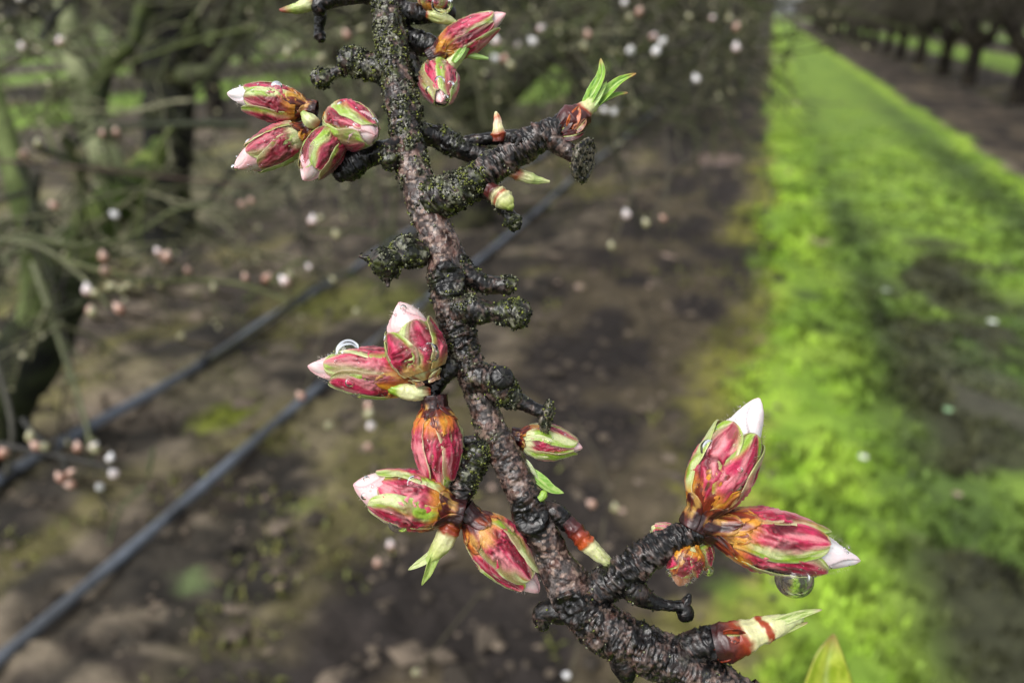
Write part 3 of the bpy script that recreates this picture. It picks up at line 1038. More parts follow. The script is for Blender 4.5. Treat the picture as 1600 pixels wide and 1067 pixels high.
stem = [(598, -150, 24, .7, .2, .2), (603, -70, 27, .7, .1, .2), (606, 0, 30, .8, .1, .1), (610, 55, 31, .9, .15, .1), (618, 115, 29, .9, .1, .1), (630, 170, 33, .6, .15, .2), (634, 215, 30, .7, .1, .1),
        (645, 262, 31, .6, .1, .1), (660, 315, 32, .35, .05, .0), (679, 360, 34, .15, .0, .0), (694, 405, 33, .0, .0, .0), (699, 440, 35, .25, .35, .3), (707, 480, 34, .2, .15, .1),
        (716, 515, 33, .1, .75, .5), (725, 550, 30, .3, .9, .3), (738, 590, 29, .25, .5, .1), (752, 630, 29, .15, .2, .1), (765, 668, 32, .2, .25, .0), (785, 705, 34, .05, .35, .0), (805, 745, 35, .0, .4, .0),
        (825, 790, 37, .0, .35, .25), (842, 830, 37, .0, .2, .3), (862, 870, 39, .0, .1, .0), (884, 910, 46, .0, .15, .0), (905, 945, 50, .05, .35, .45), (945, 982, 52, .1, .4, .45), (1000, 1012, 50, .12, .5, .5),
        (1060, 1038, 48, .1, .4, .3), (1120, 1072, 47, .05, .3, .3), (1190, 1125, 48, .05, .3, .3)]
stem_path = [(x, y, zt(y), r * np.interp(y, [0, 500, 600, 900, 1000, 1125], [.97, .97, .86, .84, .82, .92]), m, g, d) for x, y, r, m, g, d in stem]
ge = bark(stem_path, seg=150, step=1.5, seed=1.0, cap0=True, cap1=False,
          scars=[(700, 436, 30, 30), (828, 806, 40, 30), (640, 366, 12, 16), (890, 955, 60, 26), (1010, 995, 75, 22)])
# limb the branch grows from, running out of the picture downwards
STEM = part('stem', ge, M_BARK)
low = Geo()
lowpath = [[*to_world(A(1150, 1095, zt(1095) - 4)), 45 * s0]]
lowpath += [[*to_world(A(1280, 1230, 110)), 50 * s0], [*to_world(A(1420, 1420, 200)), 62 * s0], [*(to_world(A(1620, 1750, 300))), 95 * s0],
            [.16, .10, 1.25, .015], [.20, .16, .9, .022], [.22, .2, .5, .03], [.22, .22, -.05, .045]]
wtube(low, lowpath, 20, .004, S(90, 70, 64), S(40, 36, 36), .12, 200.)
link('limb', low.mesh('limb', M_BARK, origin=BR_ORG, world=True), BR, BR_ORG)

def spur(path, seg=56, seed=2.0, label=None, **kw):
    g = Geo()
    paths = path if isinstance(path[0][0], (tuple, list)) else [path]
    for i, p in enumerate(paths):
        bark(p, seg=seg, step=1.4, seed=seed + i * 1.7, geo=g, **kw)
    return part('spur', g, M_BARK, label=label)

# top left mossy stub
z = -95
spur([[(608, 108, z, 30, .8, .2, .5), (580, 105, z, 24, .9, .2, .5), (548, 97, z, 26, 1, .2, .5), (540, 99, z, 20, .9, .2, .5)],
      [(540, 108, z, 9, .8, .2, .5), (518, 117, z, 10, .8, .2, .6), (502, 123, z, 19, .8, .3, .6), (494, 123, z, 14, .8, .3, .6)]], seed=3)
# top black spur leading to the upper buds
z = -130
spur([[(600, 18, z, 28, .4, .4, .9), (645, 22, z, 22, .1, .6, 1), (680, 22, z, 16, 0, .6, 1), (705, 20, z, 13, 0, .5, 1)],
      [(630, 60, z - 10, 24, .1, .3, 1), (665, 70, z - 5, 22, .1, .5, 1), (690, 82, z, 15, 0, .6, 1)],
      [(600, -5, z, 22, .4, .4, .9), (560, -8, z, 18, .2, .4, .9), (505, 5, z, 14, .0, .5, 1), (498, 15, z, 15, 0, .5, 1)],
      [(640, 90, z, 16, .3, .3, .8), (655, 125, z + 10, 14, .6, .3, .7)]], seed=4)
# dark spur carrying the left bud cluster
z = -60
spur([[(636, 236, z, 24, .3, .3, .9), (600, 238, z, 22, .1, .4, 1), (570, 244, z + 5, 22, 0, .5, 1), (545, 262, z + 8, 25, .0, .7, 1), (530, 272, z + 10, 16, .0, .8, 1)],
      [(566, 240, z, 18, 0, .5, 1), (525, 225, z + 8, 13, 0, .6, 1), (500, 205, z + 12, 12, 0, .6, 1), (484, 190, z + 12, 12, 0, .7, .9)],
      [(622, 222, z + 14, 12, .5, .2, .6), (608, 232, z + 24, 13, .6, .2, .7), (610, 252, z + 28, 18, .8, .3, .7), (611, 258, z + 28, 13, .8, .3, .7)]], seed=5, gstrength=.7)
# right, behind: dark twig with mossy lumps
z = -110
spur([[(645, 205, z + 10, 20, .5, .2, .9), (690, 216, z, 22, .6, .3, 1), (725, 236, z, 19, .3, .3, 1), (762, 246, z, 20, .2, .3, 1), (790, 258, z, 14, .3, .3, .9)],
      [(690, 232, z, 14, .2, .2, 1), (735, 222, z, 12, .1, .2, 1), (790, 214, z, 13, .1, .2, 1), (815, 210, z, 10, .1, .2, 1)]], seed=6)
# the big ringed spur on the right
z = -10
spur([[(668, 315, z - 14, 30, 1, .1, .3), (705, 302, z, 33, 1, .1, .3), (738, 286, z + 4, 29, .9, .3, .3), (765, 266, z + 6, 27, .3, .9, .3), (790, 248, z + 8, 27, .1, 1, .35),
       (820, 228, z + 8, 27, .0, .8, .3), (848, 212, z + 8, 26, 0, .8, .3), (875, 200, z + 8, 24, 0, .7, .8), (893, 188, z + 8, 20, 0, .7, 1)],
      [(852, 212, z + 10, 24, 0, .5, .3), (872, 226, z + 14, 18, 0, .5, .2), (893, 240, z + 18, 15, 0, .2, .1), (905, 246, z + 20, 14, 0, .2, .2)],
      [(740, 292, z, 16, .6, .3, .8), (765, 303, z + 5, 15, .3, .4, .9), (785, 325, z + 8, 10, .3, .3, .9), (797, 338, z + 10, 12, .6, .3, .8), (801, 346, z + 10, 16, .8, .3, .8), (803, 352, z + 10, 12, .8, .3, .8)],
      [(800, 245, z + 8, 12, 0, .5, .5), (805, 222, z + 26, 14, 0, .7, .5), (803, 218, z + 30, 9, 0, .8, .7)]], seed=7)
# flat cracked cap at its end
def disc_cap(cx, cy, z, r, axis, thick, seed, moss=.1, ell=1.0):
    """rough broken end of a twig: thick crusty disc facing along axis"""
    a = np.array(axis, float); a /= np.linalg.norm(a)
    c = A(cx, cy, z)
    up = np.array([0, 1, 0.]) - a * a[1]; up /= np.linalg.norm(up)
    sd = np.cross(a, up)
    nu, nv = 26, 64
    th = np.linspace(0, 2 * math.pi, nv, endpoint=False)
    prof = [(-.9, .35), (-.75, .6), (-.55, .85), (-.3, 1), (0, 1.06), (.2, 1.0), (.28, .9)] + [(.24 - .05 * math.sin(k), 1 - .1 * k) for k in range(2, 10)] + [(.2, .02)]
    pr = np.array(prof)
    t = np.linspace(0, 1, nu * 2)
    h = np.interp(t, np.linspace(0, 1, len(pr)), pr[:, 0]) * thick
    rr = np.interp(t, np.linspace(0, 1, len(pr)), pr[:, 1]) * r
    P = c + a * h[:, None, None] + up * (np.cos(th) * ell)[None, :, None] * rr[:, None, None] + sd * np.sin(th)[None, :, None] * rr[:, None, None]
    Nn = P - c; Nn /= np.linalg.norm(Nn, axis=-1)[..., None] + 1e-6
    n = ridge(P / 5.0, 3, seed) - .5
    big = fbm(P / 11, 2, seed + 3) - .5
    P = P + Nn * (n * 5 + big * 9)[..., None]
    C = mix(B_BLACK, S(120, 112, 96), sst(.66, .82, n + .5 + .1 * fbm(P / 4, 2)))
    C = mix(C, S(60, 70, 30), moss * sst(.4, .6, fbm(P / 8, 2, 9.)))
    g = Geo()
    g.grid(P, C, closed=True)
    granules(P, Nn, np.full(P.shape[:2], moss), .12)
    return g
def cap_part(*a, **k):
    return part('spur_cap', disc_cap(*a, **k), M_BARK)
cap_part(913, 251, 14, 25, (1, -.35, .75), 16, 5., ell=1.25)
# moss ball spur at left
z = -5
spur([[(665, 398, z - 10, 20, .7, .2, .7), (640, 396, z, 24, .8, .2, .7), (628, 385, z, 22, .9, .2, .7)],
      [(648, 398, z, 14, .8, .2, .7), (626, 402, z + 5, 15, 1, .2, .6), (604, 412, z + 8, 30, 1, .2, .6), (600, 417, z + 8, 26, 1, .2, .6)],
      [(600, 408, z + 8, 14, 1, .2, .5), (578, 404, z + 8, 7, .9, .1, .5), (562, 401, z + 8, 2.5, .6, 0, .5)],
      [(604, 430, z + 8, 9, .8, .2, .6), (606, 441, z + 8, 4.5, .6, 0, .7), (606, 447, z + 8, 3, .5, 0, .7)]], seed=8)
# ridge and two stubs on the right of the middle
z = -25
spur([[(690, 350, z, 14, .1, .1, .1), (706, 382, z, 16, .4, .2, .2), (724, 420, z, 18, .6, .2, .5), (748, 440, z, 18, .4, .3, .7), (776, 446, z, 16, .3, .2, .4), (795, 444, z + 3, 16, .6, .3, .4), (800, 444, z + 3, 13, .6, .3, .4)]], seed=9)
z = 4
spur([[(712, 484, z - 10, 30, .3, .3, .5), (742, 486, z, 26, .5, .4, .5), (768, 487, z + 4, 19, .3, .1, .7), (790, 488, z + 8, 21, .8, .2, .5), (808, 490, z + 10, 27, 1, .2, .4), (813, 491, z + 10, 24, 1, .2, .4)]], seed=10)
# scarred knob with thin twig
z = 12
spur([[(738, 590, z - 8, 26, .5, .5, .4), (768, 592, z + 4, 26, .4, .7, .3), (785, 608, z + 4, 26, .6, .5, .4), (800, 620, z + 2, 20, .9, .2, .4), (818, 630, z + 2, 13, .4, .2, .6), (838, 640, z + 4, 12, .0, .3, .7), (852, 647, z + 4, 12, 0, .3, .8)],
      [(772, 596, z + 14, 18, .2, .8, .5), (783, 591, z + 26, 18, .1, .8, .6), (785, 590, z + 31, 15, .1, .9, .7)]], seed=11, scars=[(784, 590, z + 36, 15)])
cap_part(857, 650, 14, 13, (1, -.2, .35), 13, 8., moss=.25, ell=1.9)
# dark spur from the stem to the middle-left buds
z = 0
spur([[(722, 560, z - 10, 18, .3, .5, .7), (702, 575, z - 2, 20, .2, .5, .9), (685, 595, z, 17, 0, .6, 1), (674, 618, z + 2, 14, 0, .6, 1), (676, 640, z + 2, 14, 0, .5, 1)],
      [(672, 604, z, 12, 0, .6, 1), (655, 606, z, 10, 0, .6, 1), (640, 602, z, 9, 0, .6, 1)]], seed=12, gstrength=.4)
# lower-left mossy spur
z = 4
spur([[(768, 690, z - 14, 26, .7, .4, .3), (745, 712, z, 23, .8, .5, .3), (733, 738, z + 3, 23, .6, .7, .4), (722, 765, z + 4, 21, .3, .9, .5), (713, 790, z + 5, 19, 0, .9, .8), (706, 808, z + 5, 17, 0, .6, 1)],
      [(768, 690, z - 10, 10, 0, .2, .8), (740, 688, z - 6, 9, 0, .3, .9), (715, 690, z - 6, 8, 0, .2, .9)],
      [(712, 800, z + 4, 15, 0, .6, 1), (730, 812, z + 4, 13, 0, .7, 1), (742, 820, z + 4, 13, 0, .7, 1)]], seed=13, dens=.2)
# right of the stem, to the striped leaf bud
z = 6
spur([[(845, 795, z - 10, 18, .1, .4, .7), (868, 800, z, 17, .05, .7, .9), (884, 815, z + 2, 15, .0, .8, .9), (895, 825, z + 2, 13, 0, .7, 1)]], seed=14)
# big lower right spur
z = 18
spur([[(915, 935, z - 10, 32, .1, .4, .7), (950, 912, z, 31, .1, .7, .6), (980, 892, z + 3, 31, .05, .9, .5), (1010, 868, z + 5, 28, 0, .9, .5), (1040, 848, z + 6, 26, 0, .9, .45), (1070, 836, z + 6, 24, 0, .9, .8), (1100, 822, z + 6, 22, 0, .7, 1), (1112, 815, z + 6, 16, 0, .7, 1)],
      [(975, 905, z + 4, 24, .1, .5, .9), (995, 925, z + 8, 22, .2, .3, .9), (1018, 940, z + 8, 14, .1, .2, 1), (1045, 946, z + 8, 9, 0, .2, 1), (1066, 948, z + 8, 11, 0, .2, 1), (1070, 958, z + 8, 15, 0, .4, 1), (1068, 964, z + 8, 11, 0, .4, 1)],
      [(1066, 950, z + 8, 10, 0, .2, 1), (1074, 937, z + 8, 8, 0, .2, 1), (1077, 930, z + 8, 5, 0, .2, 1)]], seed=15)
# bottom spur carrying the largest leaf bud
z = 40
spur([[(1050, 1040, z - 14, 36, .1, .5, .4), (1085, 1012, z, 30, .05, .7, .7), (1115, 1003, z + 2, 28, .0, .8, .9), (1130, 1000, z + 2, 24, 0, .8, 1)]], seed=16)
# knobs under the stem
spur([[(880, 955, 20, 24, .1, .3, .8), (852, 955, 22, 18, .1, .3, .9), (846, 965, 22, 17, .2, .3, .9), (848, 978, 22, 11, .1, .3, .9)]], seed=17)
spur([[(960, 1000, 40, 26, .1, .3, .9), (975, 1040, 44, 20, .1, .3, .9), (980, 1056, 44, 15, .1, .3, 1)]], seed=18)

# ------------------------------------------------------------------ flower buds
PU = np.array([0, .06, .16, .30, .45, .60, .72, .83, .92, .97, 1.0])
PR = np.array([.42, .60, .84, .98, 1.0, .92, .76, .54, .32, .18, .03])

class Bud:
    def __init__(self, base, tip, R, roll=0.0, seed=1.0, flat=1.0):
        self.b, self.t = A(*base), A(*tip)
        a = self.t - self.b
        self.L = np.linalg.norm(a)
        self.a = a / self.L
        e = np.array([0, 0, 1.0]) - self.a * self.a[2]
        if np.linalg.norm(e) < .2:
            e = np.array([0, 1.0, 0]) - self.a * self.a[1]
        e /= np.linalg.norm(e)                 # e: faces the viewer
        f = np.cross(self.a, e)
        self.e, self.f, self.R, self.roll, self.seed = e, f, R * .86, roll, seed

    def pos(self, u, phi, off=0.0):
        """u along axis, phi around (0 = towards viewer)"""
        r = np.interp(u, PU, PR) * self.R + off
        ph = phi
        x = (np.cos(ph)[..., None] * self.e + np.sin(ph)[..., None] * self.f)
        return self.b + self.a * (u * self.L)[..., None] + x * r[..., None], x

def shell(ge, P, X, th, C, Cin=None):
    """closed thick shell from an open sheet (outer P, direction X)"""
    n, m = P.shape[:2]
    I = P - X * th
    idx = np.arange(n * m).reshape(n, m)
    V = np.vstack([P.reshape(-1, 3), I.reshape(-1, 3)])
    CC = np.vstack([C.reshape(-1, 3), (C if Cin is None else Cin).reshape(-1, 3)])
    q = []
    a, b, c, d = idx[:-1, :-1], idx[:-1, 1:], idx[1:, 1:], idx[1:, :-1]
    q.append(np.stack([a, b, c, d], -1).reshape(-1, 4))
    o = n * m
    q.append(np.stack([d, c, b, a], -1).reshape(-1, 4) + o)
    ring = np.concatenate([idx[0, :], idx[1:, -1], idx[-1, -2::-1], idx[-2:0:-1, 0]])
    r2 = np.roll(ring, -1)
    q.append(np.stack([r2, ring, ring + o, r2 + o], -1))
    ge.add(V, CC, np.vstack(q))

CR, PK, LPK = S(146, 8, 42), S(218, 48, 98), S(236, 158, 160)
YG, PG, DG, OR_ = S(150, 184, 52), S(222, 226, 168), S(96, 104, 30), S(222, 150, 40)
MAR, DMAR, TAN = S(84, 22, 22), S(44, 12, 14), S(176, 120, 84)
PET0, PET1 = S(246, 188, 192), S(250, 228, 226)

def sepal_geo(bud, phi0, u0, u1, hw, off, seed, tone):
    n, m = 60, 40
    t = np.linspace(0, 1, n)[:, None] + np.zeros((1, m))
    v = np.linspace(-1, 1, m)[None, :] + np.zeros((n, 1))
    shp = np.where(t < .4, .80 + .20 * np.sin(t / .4 * math.pi / 2), np.sqrt(np.clip(1 - ((t - .4) / .6) ** 2.1, 0, 1)))
    shp = np.maximum(shp, .03)
    u = u0 + (u1 - u0) * t
    r = np.interp(u, PU, PR)
    ang = hw * shp / np.maximum(r, .45)
    phi = phi0 + v * ang + .06 * np.sin(t * 7 + seed * 3) + .12 * (fbm(np.stack([t * 3 + seed, 0 * t, np.sign(v)], -1), 2) - .5) * np.abs(v) * 2
    # domain-warped coordinates so the veins wander
    w0 = np.stack([v * 1.3 + seed * 5, t * 1.6, 0 * v + seed * 3], -1)
    wx, wy = fbm(w0, 3) - .5, fbm(w0, 3, 40.) - .5
    vv, tt = v + wx * 1.1, t + wy * .5
    str_ = ridge(np.stack([vv * 4.2 * (1 - .3 * t), tt * 1.6, 0 * v + seed], -1), 3)
    pk = ridge(np.stack([vv * 5.5 + 3, tt * 8.5, 0 * v + seed], -1), 3, 7.)
    puck = sst(.06, .25, t) * sst(.85, .35, t) * sst(1.0, .7, np.abs(v))
    k = bud.R / 45
    o = off * k + k * (1.5 * (1 - np.abs(v) ** 2) + (str_ - .6) * 4.0 * sst(1.05, .75, np.abs(v)) + puck * (pk - .62) * 11.0
        + (wx * 7 + wy * 5) * sst(1.1, .6, np.abs(v)))
    o = o + 1.6 * k * sst(.8, 1, t) + .8 * k * sst(.82, 1, np.abs(v))
    P, X = bud.pos(u, phi, o)
    q = np.stack([v * 2 + seed * 2.7, t * 2.4, 0 * v + seed], -1)
    n1 = fbm(q, 3)
    n2 = fbm(q * np.array([2.6, 1.3, 1]), 3, 9.)
    n4 = fbm(q * 1.1, 3, 77.)
    g = tone.get('green', .35) + .35 * (math.sin(seed * 5.3) * .5)
    pl = tone.get('pale', .5)
    av = np.abs(v - .25 * math.sin(seed * 7)) + (n1 - .5) * .45 + .30 * sst(.45, 1, t) + (n2 - .5) * .25
    red = 1 - sst(.72 - .5 * g, 1.05 - .45 * g, av)
    ccol = mix(CR, PK, sst(.52, .80, str_ * .45 + pk * .4 + (n2 - .5) * .5 + .10 * sst(.2, .7, t)))
    ccol = mix(ccol, LPK, sst(.46, .62, n2 * .6 + n4 * .4) * pl * sst(.1, .45, t) * 1.2)
    ccol = mix(ccol, S(96, 8, 30), sst(.60, .44, pk) * .8 * puck)
    ccol = mix(ccol, S(66, 10, 22), sst(.56, .40, str_) * .55)
    gcol = mix(YG, PG, np.clip(sst(.42, .62, n2) * (pl + .2) + .35 * sst(.85, 1, np.abs(v)), 0, 1))
    gcol = mix(gcol, DG, sst(.5, .6, n4) * .65)
    gcol = mix(gcol, LPK, sst(.5, .66, n4) * .25)
    C = mix(gcol, ccol, red)
    if tone.get('brown'):
        C = mix(C, S(92, 36, 26), np.clip(tone['brown'] * sst(.35, .55, n4) * (.4 + .6 * red), 0, 1))
    bo = tone.get('base', OR_)
    C = mix(C, bo, sst(.26, .02, t + (n1 - .5) * .4) * .85)
    C = mix(C, S(226, 206, 170), .4 * sst(.95, 1.0, np.maximum(np.abs(v), t)))
    ge = Geo()
    shell(ge, P, X, 1.3 * k, C, mix(C, YG, np.full(t.shape, .6)))
    return ge

def bud_scale_geo(bud, phi0, u0, u1, hw, off, seed, c0, c1, flare=0.0):
    n, m = 26, 22
    t = np.linspace(0, 1, n)[:, None] + np.zeros((1, m))
    v = np.linspace(-1, 1, m)[None, :] + np.zeros((n, 1))
    rag = fbm(np.stack([v * 3 + seed * 4, 0 * t, 0 * v], -1), 2) - .5
    shp = np.maximum(np.sqrt(np.clip(1 - np.clip((t - .15) / .85, 0, 1) ** 1.6, 0, 1)), .04)
    u = u0 + (u1 - u0) * t * (1 + rag * .25)
    phi = phi0 + v * hw * shp + .1 * rag
    cr = ridge(np.stack([v * 2.4 + seed, t * 2 + seed, 0 * v], -1), 3)
    k = bud.R / 45
    o = k * (off + (cr - .6) * 5 + 2.5 * (1 - v * v)) + flare * t ** 2 * bud.R * .3 + k * 1.0 * sst(.8, 1, t)
    P, X = bud.pos(np.maximum(u, 0), phi, o)
    P = P + bud.a * (np.minimum(u, 0) * bud.L)[..., None]
    n1 = fbm(np.stack([v * 1.7 + seed * 3, t * 2.2, 0 * v], -1), 3)
    n2 = fbm(np.stack([v * 2.4 + seed * 5, t * 1.2, 0 * v + 8], -1), 3)
    c2 = mix(c1, S(150, 66, 34), sst(.40, .60, n2))
    C = mix(c0, c2, sst(.30, .62, t * .9 + (n1 - .5) * 1.5))
    C = mix(C, S(232, 186, 96), sst(.56, .68, n1) * .55 * sst(.2, .5, t))
    C = mix(C, DMAR, sst(.55, .38, cr) * .6)
    C = mix(C, S(190, 160, 124), .35 * sst(.93, 1, t))
    ge = Geo()
    shell(ge, P, X, 1.2, C)
    return ge

def petal_geo(bud, u0, seed, c0, c1, wide=1.0, knob=False):
    n, m = 60, 56
    u = np.linspace(u0, 1, n)[:, None] + np.zeros((1, m))
    ph = np.linspace(0, 2 * math.pi, m, endpoint=False)[None, :] + np.zeros((n, 1))
    r0 = np.interp(u, PU, PR) * .88
    tipf = sst(u0, 1, u)
    # spiral overlap ridges of the furled petals
    spi = ph + seed + 2.2 * tipf
    rid = ((spi / (2 * math.pi) * 3) % 1.0)
    o = (rid - .5) * 6.0 * sst(0, .3, u - u0) * (1 - .6 * sst(.9, 1, u)) * bud.R / 45
    n1 = fbm(np.stack([np.cos(ph) * 1.4 + seed, np.sin(ph) * 1.4, u * 5], -1), 3) - .5
    o = o + n1 * 5 * bud.R / 45 * (1 - sst(.85, 1, u) * .7)
    rr = r0 * bud.R * (1 + (wide - 1) * sst(.55, .8, u) * (1 - sst(.93, 1, u)))
    x = np.cos(ph)[..., None] * bud.e + np.sin(ph)[..., None] * bud.f
    P = bud.b + bud.a * (u * bud.L)[..., None] + x * np.maximum(rr + o, .3)[..., None]
    vein = ridge(np.stack([np.cos(ph) * 5 + seed, np.sin(ph) * 5, u * 2.2], -1), 2)
    C = mix(c1, c0, np.clip(sst(.42, .7, n1 + .5 + .45 * (rid - .5)) * .8 + .35 * sst(.75, .95, vein), 0, 1))
    C = mix(C, c0 * .72, sst(.14, .02, rid) * .8)
    C = mix(C, c0 * np.array([1, .82, .84]), sst(.93, 1, u) * .6)
    C = mix(C, S(226, 200, 150), sst(.62, .5, u) * .4)
    ge = Geo()
    ge.grid(P, C, closed=True)
    return ge

def flower_bud(base, tip, R, roll=0., seed=1., stip=.82, green=.35, pale=.5, brown=0., base_c=OR_, scales=5, sc_col=(MAR, OR_),
               sc_u=.22, label=None, pet=(PET0, PET1), wide=1.0, nsep=5, pet_u0=.42, low_scales=True, lens=None):
    b = Bud(base, tip, R, roll, seed)
    org = to_world(b.b)
    # calyx cup = the bud's own mesh
    n, m = 40, 48
    u = np.linspace(0, .66, n)[:, None] + np.zeros((1, m))
    ph = np.linspace(0, 2 * math.pi, m, endpoint=False)[None] + np.zeros((n, 1))
    nn = fbm(np.stack([np.cos(ph) * 2 + seed, np.sin(ph) * 2, u * 7], -1), 3)
    P, X = b.pos(u, ph, (nn - .5) * 4 - 1.5)
    C = mix(base_c, PG, sst(.35, .7, nn))
    C = mix(C, CR, sst(.55, .7, fbm(np.stack([np.cos(ph) * 3 + seed, np.sin(ph) * 3, u * 5], -1), 2, 5.)) * .6 + .3 * sst(.3, .5, u))
    g = Geo(); g.grid(P, C, closed=True)
    o = part('flower_bud', g, M_SEPAL, org, BR, label)
    # petals
    link_sub('petal', petal_geo(b, pet_u0, seed, pet[0], pet[1], wide), M_PETAL, org, o)
    tone = dict(green=green, pale=pale, brown=brown, base=base_c)
    order = [(k, roll + k * 2 * math.pi / nsep) for k in range(nsep)]
    for k, ph0 in order:
        off = [0.5, 4.4, 1.6, 5.4, 2.8][k % 5]
        st = stip + [0, -.05, .02, -.03, .01][(k + int(seed * 3)) % 5]
        link_sub('sepal', sepal_geo(b, ph0, .10, st, 1.0 * 5 / nsep * .95, off, seed + k * 1.37, tone), M_SEPAL, org, o)
    for k in range(scales):
        j = math.sin(seed * 11 + k * 4.7)
        ph0 = roll + .6 + k * 2 * math.pi / scales + .35 * j
        link_sub('bud_scale', bud_scale_geo(b, ph0, -.05, sc_u * (.95 + .3 * math.sin(seed * 3 + k * 2.9)), .80 + .15 * j, 2.5 + (k % 2) * 2.0, seed + k, sc_col[0], sc_col[1]), M_SCALE, org, o)
    if low_scales:
        for k in range(4):
            ph0 = roll + .2 + k * 1.57
            link_sub('bud_scale', bud_scale_geo(b, ph0, -.14, .05 + .07 * abs(math.sin(seed * 5 + k)), .95, 4.2 + (k % 2) * 2, seed + 9 + k, DMAR, MAR), M_SCALE, org, o)
    return b, o

def link_sub(name, ge, mat, org, parent):
    return link(name, ge.mesh(name, mat, origin=org), parent, org)

WH = (S(252, 230, 234), S(255, 253, 253))
BUDI = {}
BUDI['A'] = flower_bud((684, 84, -125), (790, 22, -110), 30, roll=.5, seed=1.1, stip=.85, green=.45, pale=.8, label='pink flower bud near the top edge pointing up to the right, pale tip', scales=4)
BUDI['B'] = flower_bud((682, 106, -150), (690, 160, -60), 35, roll=.2, seed=2.3, stip=.93, green=.3, pale=.5, base_c=PG, scales=3, sc_col=(PG, YG), label='beaded pink flower bud hanging towards the viewer right of the stem top', low_scales=False)
BUDI['C'] = flower_bud((478, 170, -55), (355, 146, -40), 32, roll=.9, seed=3.2, stip=.78, green=.42, pale=.5, brown=.2, label='flower bud at the upper left end of the top cluster, sharp white tip', pet=WH)
BUDI['D'] = flower_bud((478, 206, -48), (366, 263, -30), 33, roll=.25, seed=4.7, stip=.76, green=.5, pale=.4, brown=.3, base_c=PG, label='flower bud lowest left in the top cluster with a broad pink tip', wide=1.15, scales=4, sc_u=.15)
BUDI['E'] = flower_bud((527, 205, -40), (474, 282, -5), 33, roll=.7, seed=5.9, stip=.86, green=.5, pale=.3, brown=.6, base_c=S(150, 110, 70), label='stubby flower bud in the middle bottom of the top cluster', wide=1.2, scales=3, sc_u=.1, low_scales=False)
BUDI['F'] = flower_bud((520, 186, -60), (586, 212, 2), 40, roll=.15, seed=6.1, stip=.90, green=.45, pale=.45, base_c=PG, label='fat rounded flower bud right in the top cluster, tip turned to the viewer', wide=1.25, scales=4, sc_u=.12, low_scales=False)
BUDI['G'] = flower_bud((652, 588, -4), (481, 572, 2), 41, roll=.42, seed=7.4, stip=.82, green=.5, pale=.6, brown=.25, label='flower bud pointing left below the bud with the upright tip, a clear drop on its back', wide=1.0, scales=5, sc_u=.3, sc_col=(S(160, 90, 40), OR_))
BUDI['H'] = flower_bud((668, 592, 22), (624, 472, 26), 46, roll=.35, seed=8.3, stip=.72, green=.55, pale=.4, brown=.5, base_c=S(196, 160, 90), label='upright flower bud left of the stem middle with a square pale pink tip', wide=1.2, scales=3, sc_u=.08, sc_col=(S(170, 130, 100), PG), low_scales=False)
BUDI['I'] = flower_bud((679, 636, 10), (690, 772, 14), 40, roll=.1, seed=9.2, stip=.9, green=.18, pale=.6, brown=0., base_c=S(226, 130, 40), label='closed red flower bud hanging straight down with an orange collar', scales=5, sc_u=.24, sc_col=(S(120, 46, 26), S(230, 150, 40)), pet=(YG, PG))
BUDI['J'] = flower_bud((704, 796, 22), (552, 757, 26), 46, roll=.55, seed=10.4, stip=.8, green=.35, pale=.6, label='wide flower bud pointing left at lower left with rounded white pink petals', wide=1.25, scales=5, sc_u=.2, sc_col=(MAR, OR_))
BUDI['K'] = flower_bud((737, 812, 10), (842, 925, 6), 43, roll=.8, seed=11.6, stip=.84, green=.35, pale=.6, base_c=S(226, 170, 80), label='red flower bud pointing down to the right against the left side of the stem', scales=5, sc_u=.2, sc_col=(MAR, S(225, 130, 50)))
BUDI['L'] = flower_bud((812, 684, -26), (910, 700, -20), 30, roll=.2, seed=12.2, stip=.92, green=.75, pale=.9, base_c=PG, label='small greenish flower bud right of the stem under the thin capped twig', scales=4, sc_u=.26, sc_col=(MAR, OR_))
BUDI['M'] = flower_bud((1096, 800, 24), (1186, 622, 30), 48, roll=.35, seed=13.5, stip=.74, green=.35, pale=.6, label='large upright flower bud at right with a white pointed tip', pet=WH, scales=5, sc_u=.27, sc_col=(S(120, 40, 20), OR_), wide=1.05)
BUDI['N'] = flower_bud((1118, 826, 22), (1344, 876, 26), 49, roll=.75, seed=14.8, stip=.75, green=.28, pale=.6, label='large flower bud pointing right, white tip, big raindrop hanging beneath', pet=WH, scales=5, sc_u=.22, sc_col=(S(130, 50, 30), OR_), wide=.95)
BUDI['P'] = flower_bud((672, 20, -128), (690, -42, -100), 30, roll=.2, seed=15.1, stip=.8, green=.5, pale=.6, label='flower bud cut by the top edge above the stem')
BUDI['O'] = flower_bud((1060, 850, 4), (1018, 822, -4), 22, roll=.9, seed=16.4, stip=.95, green=.2, pale=.7, label='small pink bud scale peeping over the lower right spur', scales=2, low_scales=False, pet=(PG, PG))
BUDI['Q'] = flower_bud((1078, 850, 26), (1060, 915, 30), 30, roll=.3, seed=17.4, stip=.72, green=-.1, pale=.1, brown=.9, base_c=OR_, label='small orange brown bud hanging under the lower right spur', scales=4, sc_u=.6, sc_col=(OR_, S(200, 130, 50)), pet=(S(200, 150, 120), TAN), low_scales=False)
BUDI['Q2'] = flower_bud((1090, 845, 14), (1103, 893, 12), 20, roll=.6, seed=18.4, stip=.8, green=.4, pale=.2, brown=.5, base_c=YG, label='tiny red and green bud hanging behind the orange brown one', scales=3, sc_u=.4, sc_col=(MAR, YG), pet=(MAR, OR_), low_scales=False)

